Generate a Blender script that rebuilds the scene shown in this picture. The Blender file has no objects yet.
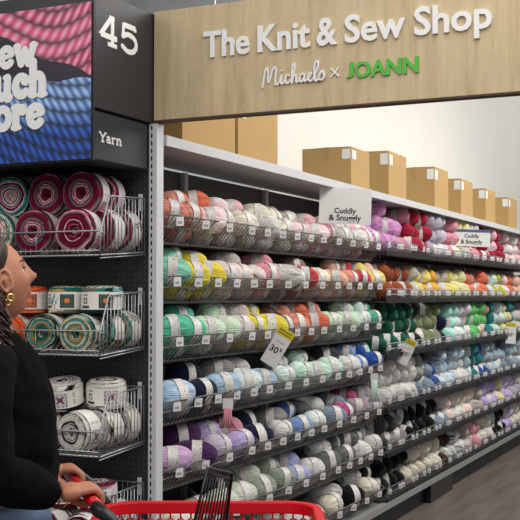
import bpy, bmesh, math, random
from mathutils import Vector, Matrix
PI = math.pi
scn = bpy.context.scene
COL = scn.collection
random.seed(7)

# ------------------------------------------------------------------ camera, light, exposure
FPX = 1070.0
YAW = math.radians(25.2)
CAM = Vector((2.263, -3.820, 1.55))
HOR = 295.0
Fv = Vector((-math.sin(YAW), math.cos(YAW), 0))
Rv = Vector((math.cos(YAW), math.sin(YAW), 0))
cd = bpy.data.cameras.new('camera'); cam = bpy.data.objects.new('camera', cd); COL.objects.link(cam)
cd.sensor_width = 36; cd.lens = FPX / 520 * 36; cd.clip_start = .05; cd.clip_end = 100
cam.location = CAM
cam.rotation_euler = (math.radians(90) + math.atan((HOR - 260) / FPX), 0, YAW)
scn.camera = cam

w = bpy.data.worlds.new('world'); scn.world = w; w.use_nodes = True
w.node_tree.nodes['Background'].inputs[0].default_value = (.95, .97, 1, 1)
w.node_tree.nodes['Background'].inputs[1].default_value = .42

def area(name, loc, rot, sx, sy, power, col=(1, .97, .93)):
    l = bpy.data.lights.new(name, 'AREA'); l.shape = 'RECTANGLE'; l.size = sx; l.size_y = sy
    l.energy = power; l.color = col
    o = bpy.data.objects.new(name, l); COL.objects.link(o); o.location = loc; o.rotation_euler = rot
    return o
area('overhead_light', (1.5, 3.2, 3.6), (0, math.radians(18), 0), .9, 8.5, 150)
area('overhead_light', (2.3, -2.4, 3.6), (math.radians(-8), math.radians(14), 0), 2.4, 2.4, 92)
area('overhead_light', (-.9, -2.6, 3.5), (math.radians(20), 0, 0), 2.2, 1.2, 38)
area('overhead_light', (2.6, 9.0, 4.9), (0, math.radians(48), 0), .8, 13, 190)  # added wash, angled to light the cream wall evenly
area('ceiling_fill', (-2.2, 4.5, 4.3), (math.radians(180), 0, 0), 3, 6, 90)  # added fill aimed upward to brighten the ceiling, no fixture behind it
scn.view_settings.view_transform = 'Standard'; scn.view_settings.look = 'None'
scn.view_settings.exposure = 0.0; scn.view_settings.gamma = 1
scn.view_settings.use_curve_mapping = False

# ------------------------------------------------------------------ geometry of the photograph
def at(px, py, Z):
    """world point seen at px,py and Z metres away along the level viewing direction"""
    return CAM + Fv * Z + Rv * ((px - 260) / FPX * Z) + Vector((0, 0, (HOR - py) / FPX * Z))
def y_on_x(px, X):
    u = (px - 260) / FPX; d = Fv + Rv * u
    return CAM.y + d.y * (X - CAM.x) / d.x
def x_on_y(px, Y):
    u = (px - 260) / FPX; d = Fv + Rv * u
    return CAM.x + d.x * (Y - CAM.y) / d.y
def proj(p):
    v = Vector(p) - CAM; Z = v.dot(Fv)
    return 260 + FPX * v.dot(Rv) / Z, HOR - FPX * v.z / Z, Z

# ------------------------------------------------------------------ materials
def lin(h):
    if isinstance(h, str):
        h = h.lstrip('#'); c = [int(h[i:i + 2], 16) / 255 for i in (0, 2, 4)]
    else: c = h
    return tuple((x / 12.92 if x <= .04045 else ((x + .055) / 1.055) ** 2.4) for x in c)
def new_mat(name):
    m = bpy.data.materials.new(name); m.use_nodes = True
    return m, m.node_tree.nodes, m.node_tree.links, m.node_tree.nodes['Principled BSDF']
def plain(name, h, rough=.6, metal=0, spec=.4, noise=0, nscale=20, bump=0):
    m, N, L, b = new_mat(name)
    c = (*lin(h), 1)
    b.inputs['Base Color'].default_value = c; b.inputs['Roughness'].default_value = rough
    b.inputs['Metallic'].default_value = metal; b.inputs['Specular IOR Level'].default_value = spec
    if noise or bump:
        t = N.new('ShaderNodeTexCoord'); n = N.new('ShaderNodeTexNoise'); n.inputs['Scale'].default_value = nscale
        n.inputs['Detail'].default_value = 4
        L.new(t.outputs['Object'], n.inputs['Vector'])
        if noise:
            x = N.new('ShaderNodeMix'); x.data_type = 'RGBA'
            x.inputs[6].default_value = (*[v * (1 - noise) for v in c[:3]], 1)
            x.inputs[7].default_value = (*[min(1, v * (1 + noise)) for v in c[:3]], 1)
            L.new(n.outputs['Fac'], x.inputs[0]); L.new(x.outputs[2], b.inputs['Base Color'])
        if bump:
            bp = N.new('ShaderNodeBump'); bp.inputs['Strength'].default_value = bump; bp.inputs['Distance'].default_value = .004
            L.new(n.outputs['Fac'], bp.inputs['Height']); L.new(bp.outputs[0], b.inputs['Normal'])
    return m
def vcol_mat(name, rough=.85, spec=.2, bump=0):
    m, N, L, b = new_mat(name)
    a = N.new('ShaderNodeVertexColor'); a.layer_name = 'Col'
    L.new(a.outputs[0], b.inputs['Base Color']); b.inputs['Roughness'].default_value = rough
    b.inputs['Specular IOR Level'].default_value = spec
    if bump:
        t = N.new('ShaderNodeTexCoord'); n = N.new('ShaderNodeTexNoise'); n.inputs['Scale'].default_value = 180
        L.new(t.outputs['Object'], n.inputs['Vector'])
        bp = N.new('ShaderNodeBump'); bp.inputs['Strength'].default_value = bump; bp.inputs['Distance'].default_value = .003
        L.new(n.outputs['Fac'], bp.inputs['Height']); L.new(bp.outputs[0], b.inputs['Normal'])
    return m
def yarn_mat(name, cols):
    """wound yarn: fine strands along the skein, slight tone change from strand to strand"""
    def soft(h):
        c = [int(h[i:i + 2], 16) / 255 for i in (1, 3, 5)]; g_ = .3 * c[0] + .59 * c[1] + .11 * c[2]
        return tuple(v + (g_ - v) * .13 for v in c)
    cols = [soft(h) for h in cols]
    m, N, L, b = new_mat(name)
    uv = N.new('ShaderNodeTexCoord')
    mp = N.new('ShaderNodeMapping'); mp.inputs['Scale'].default_value = (1, .18, 1); mp.inputs['Rotation'].default_value = (0, 0, .22)
    L.new(uv.outputs['UV'], mp.inputs[0])
    wv = N.new('ShaderNodeTexWave'); wv.bands_direction = 'X'; wv.inputs['Scale'].default_value = 12
    wv.inputs['Distortion'].default_value = 9; wv.inputs['Detail'].default_value = 3; wv.inputs['Detail Scale'].default_value = 1.4
    L.new(mp.outputs[0], wv.inputs['Vector'])
    ns = N.new('ShaderNodeTexNoise'); ns.inputs['Scale'].default_value = 14 if len(cols) < 2 else 7
    ns.inputs['Detail'].default_value = 3
    L.new(mp.outputs[0], ns.inputs['Vector'])
    rp = N.new('ShaderNodeValToRGB'); L.new(ns.outputs['Fac'], rp.inputs[0])
    if len(cols) == 1:
        c = lin(cols[0])
        st = [(.3, [v * .66 for v in c]), (.7, [min(1, v * 1.14) for v in c])]
    else:
        st = [(.34 + .32 * i / (len(cols) - 1), lin(c)) for i, c in enumerate(cols)]
        if len(cols) > 1: rp.color_ramp.interpolation = 'LINEAR'
    rp.color_ramp.elements[0].position = st[0][0]; rp.color_ramp.elements[0].color = (*st[0][1], 1)
    rp.color_ramp.elements[1].position = st[-1][0]; rp.color_ramp.elements[1].color = (*st[-1][1], 1)
    for p, c in st[1:-1]:
        e = rp.color_ramp.elements.new(p); e.color = (*c, 1)
    L.new(rp.outputs[0], b.inputs['Base Color'])
    b.inputs['Roughness'].default_value = .95; b.inputs['Specular IOR Level'].default_value = .12
    b.inputs['Sheen Weight'].default_value = .12
    bp = N.new('ShaderNodeBump'); bp.inputs['Strength'].default_value = .55; bp.inputs['Distance'].default_value = .004
    L.new(wv.outputs['Fac'], bp.inputs['Height']); L.new(bp.outputs[0], b.inputs['Normal'])
    return m
def band_mat(name, base, ink, accent):
    """paper band: white with small printed lines and a coloured block"""
    m, N, L, b = new_mat(name)
    uv = N.new('ShaderNodeTexCoord')
    mp = N.new('ShaderNodeMapping'); mp.inputs['Scale'].default_value = (5, 1, 1); L.new(uv.outputs['UV'], mp.inputs[0])
    br = N.new('ShaderNodeTexBrick'); br.inputs['Scale'].default_value = 7; br.inputs['Mortar Size'].default_value = .10
    br.inputs['Brick Width'].default_value = .9; br.inputs['Row Height'].default_value = .34
    br.inputs['Color1'].default_value = (*lin(base), 1); br.inputs['Color2'].default_value = (*lin(ink), 1)
    br.inputs['Mortar'].default_value = (*lin(base), 1); br.inputs['Bias'].default_value = -.1
    L.new(mp.outputs[0], br.inputs['Vector'])
    ck = N.new('ShaderNodeTexNoise'); ck.inputs['Scale'].default_value = 3; ck.inputs['Detail'].default_value = 0
    L.new(mp.outputs[0], ck.inputs['Vector'])
    g = N.new('ShaderNodeMath'); g.operation = 'GREATER_THAN'; g.inputs[1].default_value = .47; L.new(ck.outputs['Fac'], g.inputs[0])
    mx = N.new('ShaderNodeMix'); mx.data_type = 'RGBA'; mx.inputs[6].default_value = (*lin(base), 1)
    L.new(g.outputs[0], mx.inputs[0]); L.new(br.outputs['Color'], mx.inputs[7])
    g2 = N.new('ShaderNodeMath'); g2.operation = 'LESS_THAN'; g2.inputs[1].default_value = .3; L.new(ck.outputs['Fac'], g2.inputs[0])
    m2 = N.new('ShaderNodeMix'); m2.data_type = 'RGBA'; L.new(g2.outputs[0], m2.inputs[0]); L.new(mx.outputs[2], m2.inputs[6])
    m2.inputs[7].default_value = (*lin(accent), 1)
    L.new(m2.outputs[2], b.inputs['Base Color']); b.inputs['Roughness'].default_value = .5
    return m
def peg_mat(name, h, hole, pitch=.0254, plane='XZ'):
    m, N, L, b = new_mat(name)
    t = N.new('ShaderNodeTexCoord')
    mp = N.new('ShaderNodeMapping'); s = 1 / pitch
    mp.inputs['Scale'].default_value = (s, 0, s) if plane == 'XZ' else (0, s, s)
    L.new(t.outputs['Object'], mp.inputs[0])
    v = N.new('ShaderNodeTexVoronoi'); v.inputs['Scale'].default_value = 1; v.inputs['Randomness'].default_value = 0
    L.new(mp.outputs[0], v.inputs['Vector'])
    g = N.new('ShaderNodeMath'); g.operation = 'LESS_THAN'; g.inputs[1].default_value = .13
    fr = N.new('ShaderNodeVectorMath'); fr.operation = 'FRACTION'; L.new(mp.outputs[0], fr.inputs[0])
    sb = N.new('ShaderNodeVectorMath'); sb.operation = 'SUBTRACT'; L.new(fr.outputs[0], sb.inputs[0])
    sb.inputs[1].default_value = (.5, 0, .5) if plane == 'XZ' else (0, .5, .5)
    ln = N.new('ShaderNodeVectorMath'); ln.operation = 'LENGTH'; L.new(sb.outputs[0], ln.inputs[0])
    L.new(ln.outputs['Value'], g.inputs[0])
    mx = N.new('ShaderNodeMix'); mx.data_type = 'RGBA'; L.new(g.outputs[0], mx.inputs[0])
    mx.inputs[6].default_value = (*lin(h), 1); mx.inputs[7].default_value = (*lin(hole), 1)
    L.new(mx.outputs[2], b.inputs['Base Color']); b.inputs['Roughness'].default_value = .55
    return m
def wood_mat(name, a, bcol, c, axis='z'):
    m, N, L, b = new_mat(name)
    t = N.new('ShaderNodeTexCoord'); mp = N.new('ShaderNodeMapping'); mp.inputs['Scale'].default_value = (9, 9, .9)
    L.new(t.outputs['Object'], mp.inputs[0])
    n = N.new('ShaderNodeTexNoise'); n.inputs['Scale'].default_value = 2.2; n.inputs['Detail'].default_value = 6; n.inputs['Roughness'].default_value = .62
    n.inputs['Distortion'].default_value = .5
    L.new(mp.outputs[0], n.inputs['Vector'])
    n2 = N.new('ShaderNodeTexNoise'); n2.inputs['Scale'].default_value = 22; n2.inputs['Detail'].default_value = 3
    L.new(mp.outputs[0], n2.inputs['Vector'])
    ad = N.new('ShaderNodeMath'); ad.operation = 'MULTIPLY_ADD'; ad.inputs[1].default_value = .3
    L.new(n2.outputs['Fac'], ad.inputs[0]); L.new(n.outputs['Fac'], ad.inputs[2])
    r = N.new('ShaderNodeValToRGB'); L.new(ad.outputs[0], r.inputs[0])
    r.color_ramp.elements[0].position = .42; r.color_ramp.elements[0].color = (*lin(a), 1)
    r.color_ramp.elements[1].position = .9; r.color_ramp.elements[1].color = (*lin(c), 1)
    e = r.color_ramp.elements.new(.62); e.color = (*lin(bcol), 1)
    L.new(r.outputs[0], b.inputs['Base Color']); b.inputs['Roughness'].default_value = .55
    return m

M = {}
M['wire'] = plain('galvanised_wire', '#9a9c9e', .35, .7)
M['darkwire'] = plain('dark_wire', '#6d6b69', .4, .6)
M['midwire'] = plain('bright_wire', '#8e8c8a', .35, .55)
M['white_steel'] = plain('white_steel', '#c9cacb', .45)
M['slot'] = plain('slot_black', '#0c0c0e', .8)
M['black_panel'] = plain('black_panel', '#2b2b2f', .5, noise=.08, nscale=3)
M['peg_black'] = peg_mat('black_pegboard', '#232429', '#4a4c52')
M['peg_grey'] = peg_mat('grey_pegboard', '#4a4540', '#191817', plane='YZ')
M['deck'] = plain('shelf_grey', '#383635', .5)
M['kick'] = plain('kick_black', '#101012', .5)
M['bottom'] = plain('bottom_shelf_grey', '#8f8f8e', .4)
M['cream'] = plain('cream_wall', '#e4e2da', .85, noise=.02, nscale=1.5)
M['ceil'] = plain('ceiling_grey', '#c9cacd', .9, noise=.2, nscale=.9)
M['wood'] = wood_mat('pale_oak', '#a4906c', '#b8a480', '#c8b692')
M['sign_underside'] = plain('sign_underside_shade', '#4c382c', .7)  # dark brown holds the shade beneath the pale sign
M['letter_white'] = plain('letter_white', '#dededc', .45)
M['letter_green'] = plain('letter_green', '#4fa83a', .45)
M['paper'] = plain('white_card', '#e6e6e4', .5)
M['ink'] = plain('black_ink', '#1a1a1a', .6)
M['yellow_card'] = plain('yellow_card', '#e2cf1c', .5)
M['blue_card'] = plain('blue_card', '#4a5f94', .5)
M['card'] = plain('cardboard', '#b5945f', .85, noise=.06, nscale=6)
M['carton_tape'] = plain('carton_tape', '#a88a58', .4)
M['red'] = plain('red_plastic', '#c91220', .35)
M['black_plastic'] = plain('black_plastic', '#131315', .4)
M['poster'] = vcol_mat('poster_print', .45, .4)
M['cake'] = vcol_mat('wound_yarn', .95, .1, bump=.6)
M['cake_label'] = vcol_mat('printed_label', .5, .3)
M['band'] = band_mat('paper_band_print', '#d6d3ce', '#4c4c50', '#a8a4ac')
M['skin'] = plain('skin', '#ab745a', .55, noise=.06, nscale=30)
M['hair'] = plain('dark_hair', '#2a1812', .5, noise=.4, nscale=60)
M['sweater'] = plain('black_knit', '#0b0b0e', .95, spec=.1, bump=.7, nscale=160)
M['denim'] = plain('blue_denim', '#5d6f8a', .9, noise=.15, nscale=90)
M['gold'] = plain('gold', '#e0c070', .25, 1)
M['eye'] = plain('eye_white', '#e8e4e0', .3)
M['lips'] = plain('lips', '#8a4038', .5)
M['shoe'] = plain('shoe_white', '#d8d8d6', .6)
mf, N, L, b = new_mat('floor_vinyl')
t = N.new('ShaderNodeTexCoord'); mp = N.new('ShaderNodeMapping'); mp.inputs['Scale'].default_value = (6, .7, 1); L.new(t.outputs['Object'], mp.inputs[0])
n = N.new('ShaderNodeTexNoise'); n.inputs['Scale'].default_value = 2; n.inputs['Detail'].default_value = 5; L.new(mp.outputs[0], n.inputs['Vector'])
r = N.new('ShaderNodeValToRGB'); L.new(n.outputs['Fac'], r.inputs[0])
r.color_ramp.elements[0].position = .3; r.color_ramp.elements[0].color = (*lin('#544d47'), 1)
r.color_ramp.elements[1].position = .7; r.color_ramp.elements[1].color = (*lin('#70675e'), 1)
L.new(r.outputs[0], b.inputs['Base Color']); b.inputs['Roughness'].default_value = .45
M['floor'] = mf

# ------------------------------------------------------------------ mesh helpers
class MB:
    def __init__(s): s.v = []; s.f = []; s.mi = []; s.uv = []; s.col = []
    def add(s, vs, fs, mi=0, uvs=None, cols=None):
        o = len(s.v); s.v += [tuple(p) for p in vs]; s.f += [tuple(i + o for i in f) for f in fs]; s.mi += [mi] * len(fs)
        s.uv += uvs if uvs else [(0, 0)] * len(vs)
        s.col += cols if cols else [(1, 1, 1)] * len(vs)
    def box(s, a, b, mi=0):
        x0, y0, z0 = a; x1, y1, z1 = b
        v = [(x0, y0, z0), (x1, y0, z0), (x1, y1, z0), (x0, y1, z0), (x0, y0, z1), (x1, y0, z1), (x1, y1, z1), (x0, y1, z1)]
        s.add(v, [(0, 3, 2, 1), (4, 5, 6, 7), (0, 1, 5, 4), (1, 2, 6, 5), (2, 3, 7, 6), (3, 0, 4, 7)], mi)
    def obox(s, c, ax, ay, az, mi=0):
        c = Vector(c); v = []
        for k in (-1, 1):
            for i, j in ((-1, -1), (1, -1), (1, 1), (-1, 1)): v.append(c + ax * i + ay * j + az * k)
        s.add(v, [(0, 3, 2, 1), (4, 5, 6, 7), (0, 1, 5, 4), (1, 2, 6, 5), (2, 3, 7, 6), (3, 0, 4, 7)], mi)
    def tube(s, pts, r, seg=6, mi=0, closed=False):
        pts = [Vector(p) for p in pts]; n = len(pts); rs = r if isinstance(r, (list, tuple)) else [r] * n
        vs = []; up = None
        for i, p in enumerate(pts):
            if closed: d = pts[(i + 1) % n] - pts[i - 1]
            else: d = pts[min(i + 1, n - 1)] - pts[max(i - 1, 0)]
            d.normalize()
            if up is None: up = Vector((0, 0, 1)) if abs(d.z) < .9 else Vector((1, 0, 0))
            a = d.cross(up)
            if a.length < 1e-4: a = d.cross(Vector((0, 1, 0)))
            a.normalize(); b = a.cross(d); up = b
            for k in range(seg):
                t = 2 * PI * k / seg; vs.append(p + (a * math.cos(t) + b * math.sin(t)) * rs[i])
        fs = []
        for i in range(n if closed else n - 1):
            j = (i + 1) % n
            for k in range(seg): fs.append((i * seg + k, i * seg + (k + 1) % seg, j * seg + (k + 1) % seg, j * seg + k))
        if not closed: fs += [tuple(range(seg))[::-1], tuple(range((n - 1) * seg, n * seg))]
        s.add(vs, fs, mi)
    def build(s, name, mats, parent=None, smooth=False, mesh_only=False, bevel=0):
        me = bpy.data.meshes.new(name); me.from_pydata(s.v, [], s.f)
        for m in (mats if isinstance(mats, (list, tuple)) else [mats]): me.materials.append(m)
        me.polygons.foreach_set('material_index', s.mi)
        if any(u != (0, 0) for u in s.uv):
            ul = me.uv_layers.new(name='UVMap')
            for lp in me.loops: ul.data[lp.index].uv = s.uv[lp.vertex_index]
        if any(c != (1, 1, 1) for c in s.col):
            ca = me.color_attributes.new('Col', 'FLOAT_COLOR', 'POINT')
            for i, c in enumerate(s.col): ca.data[i].color = (*c, 1)
        if smooth: me.polygons.foreach_set('use_smooth', [True] * len(me.polygons))
        me.update()
        if mesh_only: return me
        o = bpy.data.objects.new(name, me); COL.objects.link(o)
        if parent: o.parent = parent
        if bevel:
            bm_ = o.modifiers.new('bevel', 'BEVEL'); bm_.width = bevel; bm_.segments = 2
        return o
def link(name, me, parent=None):
    o = bpy.data.objects.new(name, me); COL.objects.link(o)
    if parent: o.parent = parent
    return o
def tag(o, label, cat, group=None, kind=None):
    o['label'] = label; o['category'] = cat
    if group: o['group'] = group
    if kind: o['kind'] = kind
    return o
def empty(name, loc=(0, 0, 0), rz=0):
    o = bpy.data.objects.new(name, None); COL.objects.link(o); o.location = loc; o.rotation_euler = (0, 0, rz)
    o.empty_display_size = .05
    return o
def copy_tree(o, parent=None):
    c = o.copy(); COL.objects.link(c); c.parent = parent
    for ch in list(o.children): copy_tree(ch, c)
    return c
def struct(o):
    o['kind'] = 'structure'; return o
ORD = ['zeroth', 'first', 'second', 'third', 'fourth', 'fifth', 'sixth', 'seventh', 'eighth', 'ninth', 'tenth', 'eleventh', 'twelfth',
       'thirteenth', 'fourteenth', 'fifteenth', 'sixteenth', 'seventeenth', 'eighteenth', 'nineteenth', 'twentieth']
def ordn(n):
    if n <= 20: return ORD[n]
    tens = {2: 'twenty', 3: 'thirty', 4: 'forty', 5: 'fifty'}[n // 10]
    return tens + '-' + ORD[n % 10] if n % 10 else {30: 'thirtieth', 40: 'fortieth', 50: 'fiftieth'}[n]

def text_mesh(txt, mat, width, depth, offset=0.0, height=None, name='lettering', parent=None, shear=0):
    """block lettering: flat in local XZ, front towards -Y, left bottom at origin"""
    cu = bpy.data.curves.new('txt', 'FONT'); cu.body = txt; cu.offset = offset; cu.extrude = .5; cu.shear = shear
    cu.resolution_u = 3; cu.align_x = 'LEFT'
    o = bpy.data.objects.new('txt', cu); COL.objects.link(o)
    bpy.context.view_layer.update()
    me = bpy.data.meshes.new_from_object(o.evaluated_get(bpy.context.evaluated_depsgraph_get()))
    bpy.data.objects.remove(o)
    xs = [v.co.x for v in me.vertices]; ys = [v.co.y for v in me.vertices]
    x0, x1 = min(xs), max(xs); s = width / (x1 - x0); sy = s if height is None else height / (max(ys) - min(ys))
    for v in me.vertices:
        x, y, z = v.co; v.co = ((x - x0) * s, -z * depth * 2 + 0, y * sy)
    me.materials.clear(); me.materials.append(mat); me.name = name
    for p in me.polygons: p.use_smooth = False
    return link(name, me, parent)
def catmull(P, n=6):
    if len(P) < 3: return P
    out = []
    for i in range(len(P) - 1):
        p0 = P[max(i - 1, 0)]; p1 = P[i]; p2 = P[i + 1]; p3 = P[min(i + 2, len(P) - 1)]
        for k in range(n):
            t = k / n
            out.append(tuple(.5 * ((2 * p1[a]) + (-p0[a] + p2[a]) * t + (2 * p0[a] - 5 * p1[a] + 4 * p2[a] - p3[a]) * t * t + (-p0[a] + 3 * p1[a] - 3 * p2[a] + p3[a]) * t ** 3) for a in range(2)))
    out.append(P[-1]); return out
def stroke(mb, P, wd, depth, smooth=True, cap=True, fn=None):
    """flat stroke in local XZ, raised towards -Y by depth; fn maps 2-D to final 2-D"""
    Q = catmull(P) if smooth else P
    mb.k = getattr(mb, 'k', 0)
    d0 = depth
    for a, b in zip(Q[:-1], Q[1:]):
        dx, dz = b[0] - a[0], b[1] - a[1]; l = math.hypot(dx, dz)
        if l < 1e-6: continue
        nx, nz = -dz / l * wd / 2, dx / l * wd / 2
        q = [(a[0] + nx, a[1] + nz), (a[0] - nx, a[1] - nz), (b[0] - nx, b[1] - nz), (b[0] + nx, b[1] + nz)]
        mb.k += 1; depth = d0 + mb.k * 1.2e-5
        v = [(x, 0, z) for x, z in q] + [(x, -depth, z) for x, z in q]
        mb.add(v, [(0, 1, 2, 3), (7, 6, 5, 4), (0, 4, 5, 1), (1, 5, 6, 2), (2, 6, 7, 3), (3, 7, 4, 0)])
    if cap:
        for c in Q:
            mb.k += 1; depth = d0 + mb.k * 1.2e-5
            k = 10; v = []
            for d in (0, -depth):
                v += [(c[0] + math.cos(2 * PI * i / k) * wd / 2, d, c[1] + math.sin(2 * PI * i / k) * wd / 2) for i in range(k)]
            fs = [tuple(range(k)), tuple(range(2 * k - 1, k - 1, -1))] + [(i, k + i, k + (i + 1) % k, (i + 1) % k) for i in range(k)]
            mb.add(v, fs)

# ------------------------------------------------------------------ the setting
m_ = MB(); m_.box((-6, -6, -.1), (7, 16, 0)); struct(m_.build('floor', M['floor']))
m_ = MB(); m_.box((-6, -6, 5.6), (7, 16, 5.7))
for i in range(14): m_.box((-6, -5 + i * 1.5, 5.3), (7, -4.92 + i * 1.5, 5.6))
for i in range(7): m_.box((-5.5 + i * 1.9, -6, 5.4), (-5.44 + i * 1.9, 16, 5.5))
struct(m_.build('ceiling', M['ceil']))
m_ = MB(); m_.box((-.80, y_on_x(262, -.7), 0), (-.70, 15.8, 5.6)); struct(m_.build('wall_left', M['cream']))
m_ = MB(); m_.box((-6, 15.8, 0), (7, 16, 5.6)); struct(m_.build('wall_back', M['cream']))

# ------------------------------------------------------------------ gondola shelving of the aisle
YE = 9.0
g = empty('gondola_shelving', (-.2, 0, 0))
tag(g, 'long grey and white gondola shelving frame carrying the rows of yarn baskets', 'shelving')
def P_(mb, name, mat, par, **k):
    o = mb.build(name, mat, None, **k); o.parent = par; o.matrix_parent_inverse = Matrix.Translation(par.location).inverted() if par.rotation_euler.z == 0 else par.matrix_basis.inverted()
    return o
m_ = MB(); m_.box((-.46, .07, .12), (-.43, YE, 2.175)); P_(m_, 'back_panel', M['peg_grey'], g)
def upright(y0, y1, x0, x1, z1, par):
    m = MB(); m.box((x0, y0, .0), (x1, y1, z1)); o = P_(m, 'upright', M['white_steel'], par)
    s = MB(); n = int(z1 / .032)
    for i in range(n):
        z = .06 + i * .032
        s.box((x0 + .010, y0 - .0012, z), (x0 + .016, y0 + .001, z + .018))
    q = s.build('slots', M['slot'], None); q.parent = o
upright(.0, .055, -.045, -.008, 2.262, g)
for yy in (.965, 1.95, 2.94, 4.15, 5.37, 6.6, 7.8):
    m = MB(); m.box((-.43, yy - .018, .12), (-.405, yy + .018, 2.175)); P_(m, 'upright', M['white_steel'], g)
m_ = MB(); m_.box((-.45, .06, .15), (-.035, YE, .175)); m_.box((-.035, .06, .142), (.012, YE, .182)); P_(m_, 'bottom_shelf', M['bottom'], g)
for a, b_ in ((.06, .96), (.97, 1.94), (1.95, 2.93), (2.94, 3.95), (4.62, 5.3), (5.31, 6.55), (6.56, YE)):
    m_ = MB(); m_.box((-.42, a, 0), (-.05, b_, .141)); P_(m_, 'kick_plate', M['kick'], g)
m_ = MB(); m_.box((-.30, 3.98, 0), (.0, 4.60, .135)); tag(m_.build('storage_bin', M['black_plastic'], bevel=.008), 'low black bin pushed under the bottom shelf beside the floor', 'bin')
t_ = MB(); t_.box((-.45, .07, 2.19), (-.02, YE, 2.205)); t_.box((-.02, .07, 2.178), (.0, YE, 2.222))
ts = t_.build('top_shelf', M['white_steel']); tag(ts, 'long white top shelf that carries the cardboard cartons', 'shelf')

# ------------------------------------------------------------------ wire baskets, near three bays
LZ = [1.889, 1.63, 1.374, 1.10, .8186, .554, .29]
RZ = [1.91, 1.59, 1.225, .87, .57, .275]
BH = .112
BW = .955
pt = MB(); pt.box((-.0015, -.018, -.039), (.0015, .018, 0)); 
tagmesh = pt.build('price_tag', M['paper'], mesh_only=True)
pi_ = MB(); pi_.box((.0016, -.012, -.030), (.002, .010, -.018))
M['tag_ink'] = plain('tag_ink', '#a9a9ab', .6)
tagink = pi_.build('price_print', M['tag_ink'], mesh_only=True)
def wire_basket(w_, ntag):
    r = empty('wire_basket')
    f = MB(); xt, xb = 0.0, -BH * .85
    f.tube([(xt, 0, 0), (xt, w_, 0)], .0036)
    P = f.build('front_rail', M['darkwire'], r, smooth=True)
    f = MB()
    for k in (.42, 1.0): f.tube([(xt + (xb - xt) * k, 0, -BH * k), (xt + (xb - xt) * k, w_, -BH * k)], .0027, 5)
    n = int(w_ / .034)
    for i in range(n + 1):
        y = w_ * i / n
        f.tube([(xt + .002, y, .001), (xb, y, -BH), (xb - .02, y, -BH)], .0024, 5)
    f.build('wire_front', M['midwire'], r)
    f = MB(); f.box((-.40, .004, -BH - .006), (xb + .004, w_ - .004, -BH - .001)); f.build('shelf_deck', M['deck'], r)
    for y in (.006, w_ * .5, w_ - .006):
        f = MB(); top = [(-.38, y, .13), (-.16, y, .11), (-.01, y, .0)]
        f.tube(top, .0026, 5)
        for k in range(14):
            x = -.37 + k * .026
            zt = .13 - (x + .38) / .22 * .02 if x < -.16 else .11 * (-x - .01) / .15
            f.tube([(x, y, -BH), (x, y, zt)], .0011, 4)
        f.build('divider', M['darkwire'], r)
    for i in range(ntag):
        t = link('price_tag', tagmesh, r); t.location = (.006, w_ * (i + .45 + .12 * math.sin(i * 3.1)) / ntag, -.004); t.rotation_euler = (0.05 * (-1) ** i, .12, -.55 - .15 * math.sin(i * 2))
        q = link('price_print', tagink, t)
    return r
baskets = {}
proto = {n: wire_basket(BW, n) for n in (4, 5)}
used = {4: False, 5: False}
for ri, z in enumerate(LZ):
    for bi, y in enumerate((.065, .985 - .0, 1.965)):
        n = 5 if (ri + bi) % 2 else 4
        o = proto[n] if not used[n] else copy_tree(proto[n]); used[n] = True
        o.location = (0, y, z)
        tag(o, f'grey wire yarn basket, {ORD[ri+1]} row from the top, {ORD[bi+1]} basket from the white upright', 'basket', 'wire baskets of the near bays')
# far bays: shelves with a low wire fence and rows of tags
def fence_shelf(w_):
    r = empty('fenced_shelf')
    f = MB(); f.box((-.40, .003, -.092), (-.008, w_ - .003, -.08)); f.build('shelf_deck', M['deck'], r)
    f = MB(); f.box((-.008, .003, -.095), (.004, w_ - .003, -.066)); f.build('ticket_strip', M['kick'], r)
    f = MB()
    for z in (0, -.035): f.tube([(.0, 0, z), (.0, w_, z)], .0026, 5)
    for i in range(int(w_ / .03) + 1):
        y = w_ * i / int(w_ / .03); f.tube([(0, y, 0), (0, y, -.07)], .0014, 4)
    f.build('wire_fence', M['wire'], r)
    n = 8
    for i in range(n):
        t = link('price_tag', tagmesh, r); t.location = (.006, w_ * (i + .5) / n + (.03 if i % 2 else -.03) + .016 * math.sin(i * 2.3), -.008); t.rotation_euler = (.1 * math.sin(i), .15, -.6); t.scale = (1, .85, .9)
        q = link('price_print', tagink, t)
    return r
fp = fence_shelf(1.21); first = True
bays = [2.95 + i * 1.22 for i in range(5)]
for ri, z in enumerate(RZ):
    for bi, y in enumerate(bays):
        o = fp if first else copy_tree(fp); first = False
        o.location = (0, y, z)
        tag(o, f'fenced yarn shelf of the far bays, {ORD[ri+1]} from the top, {ORD[bi+1]} beyond the wire baskets', 'shelf', 'fenced shelves of the far bays')

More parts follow.
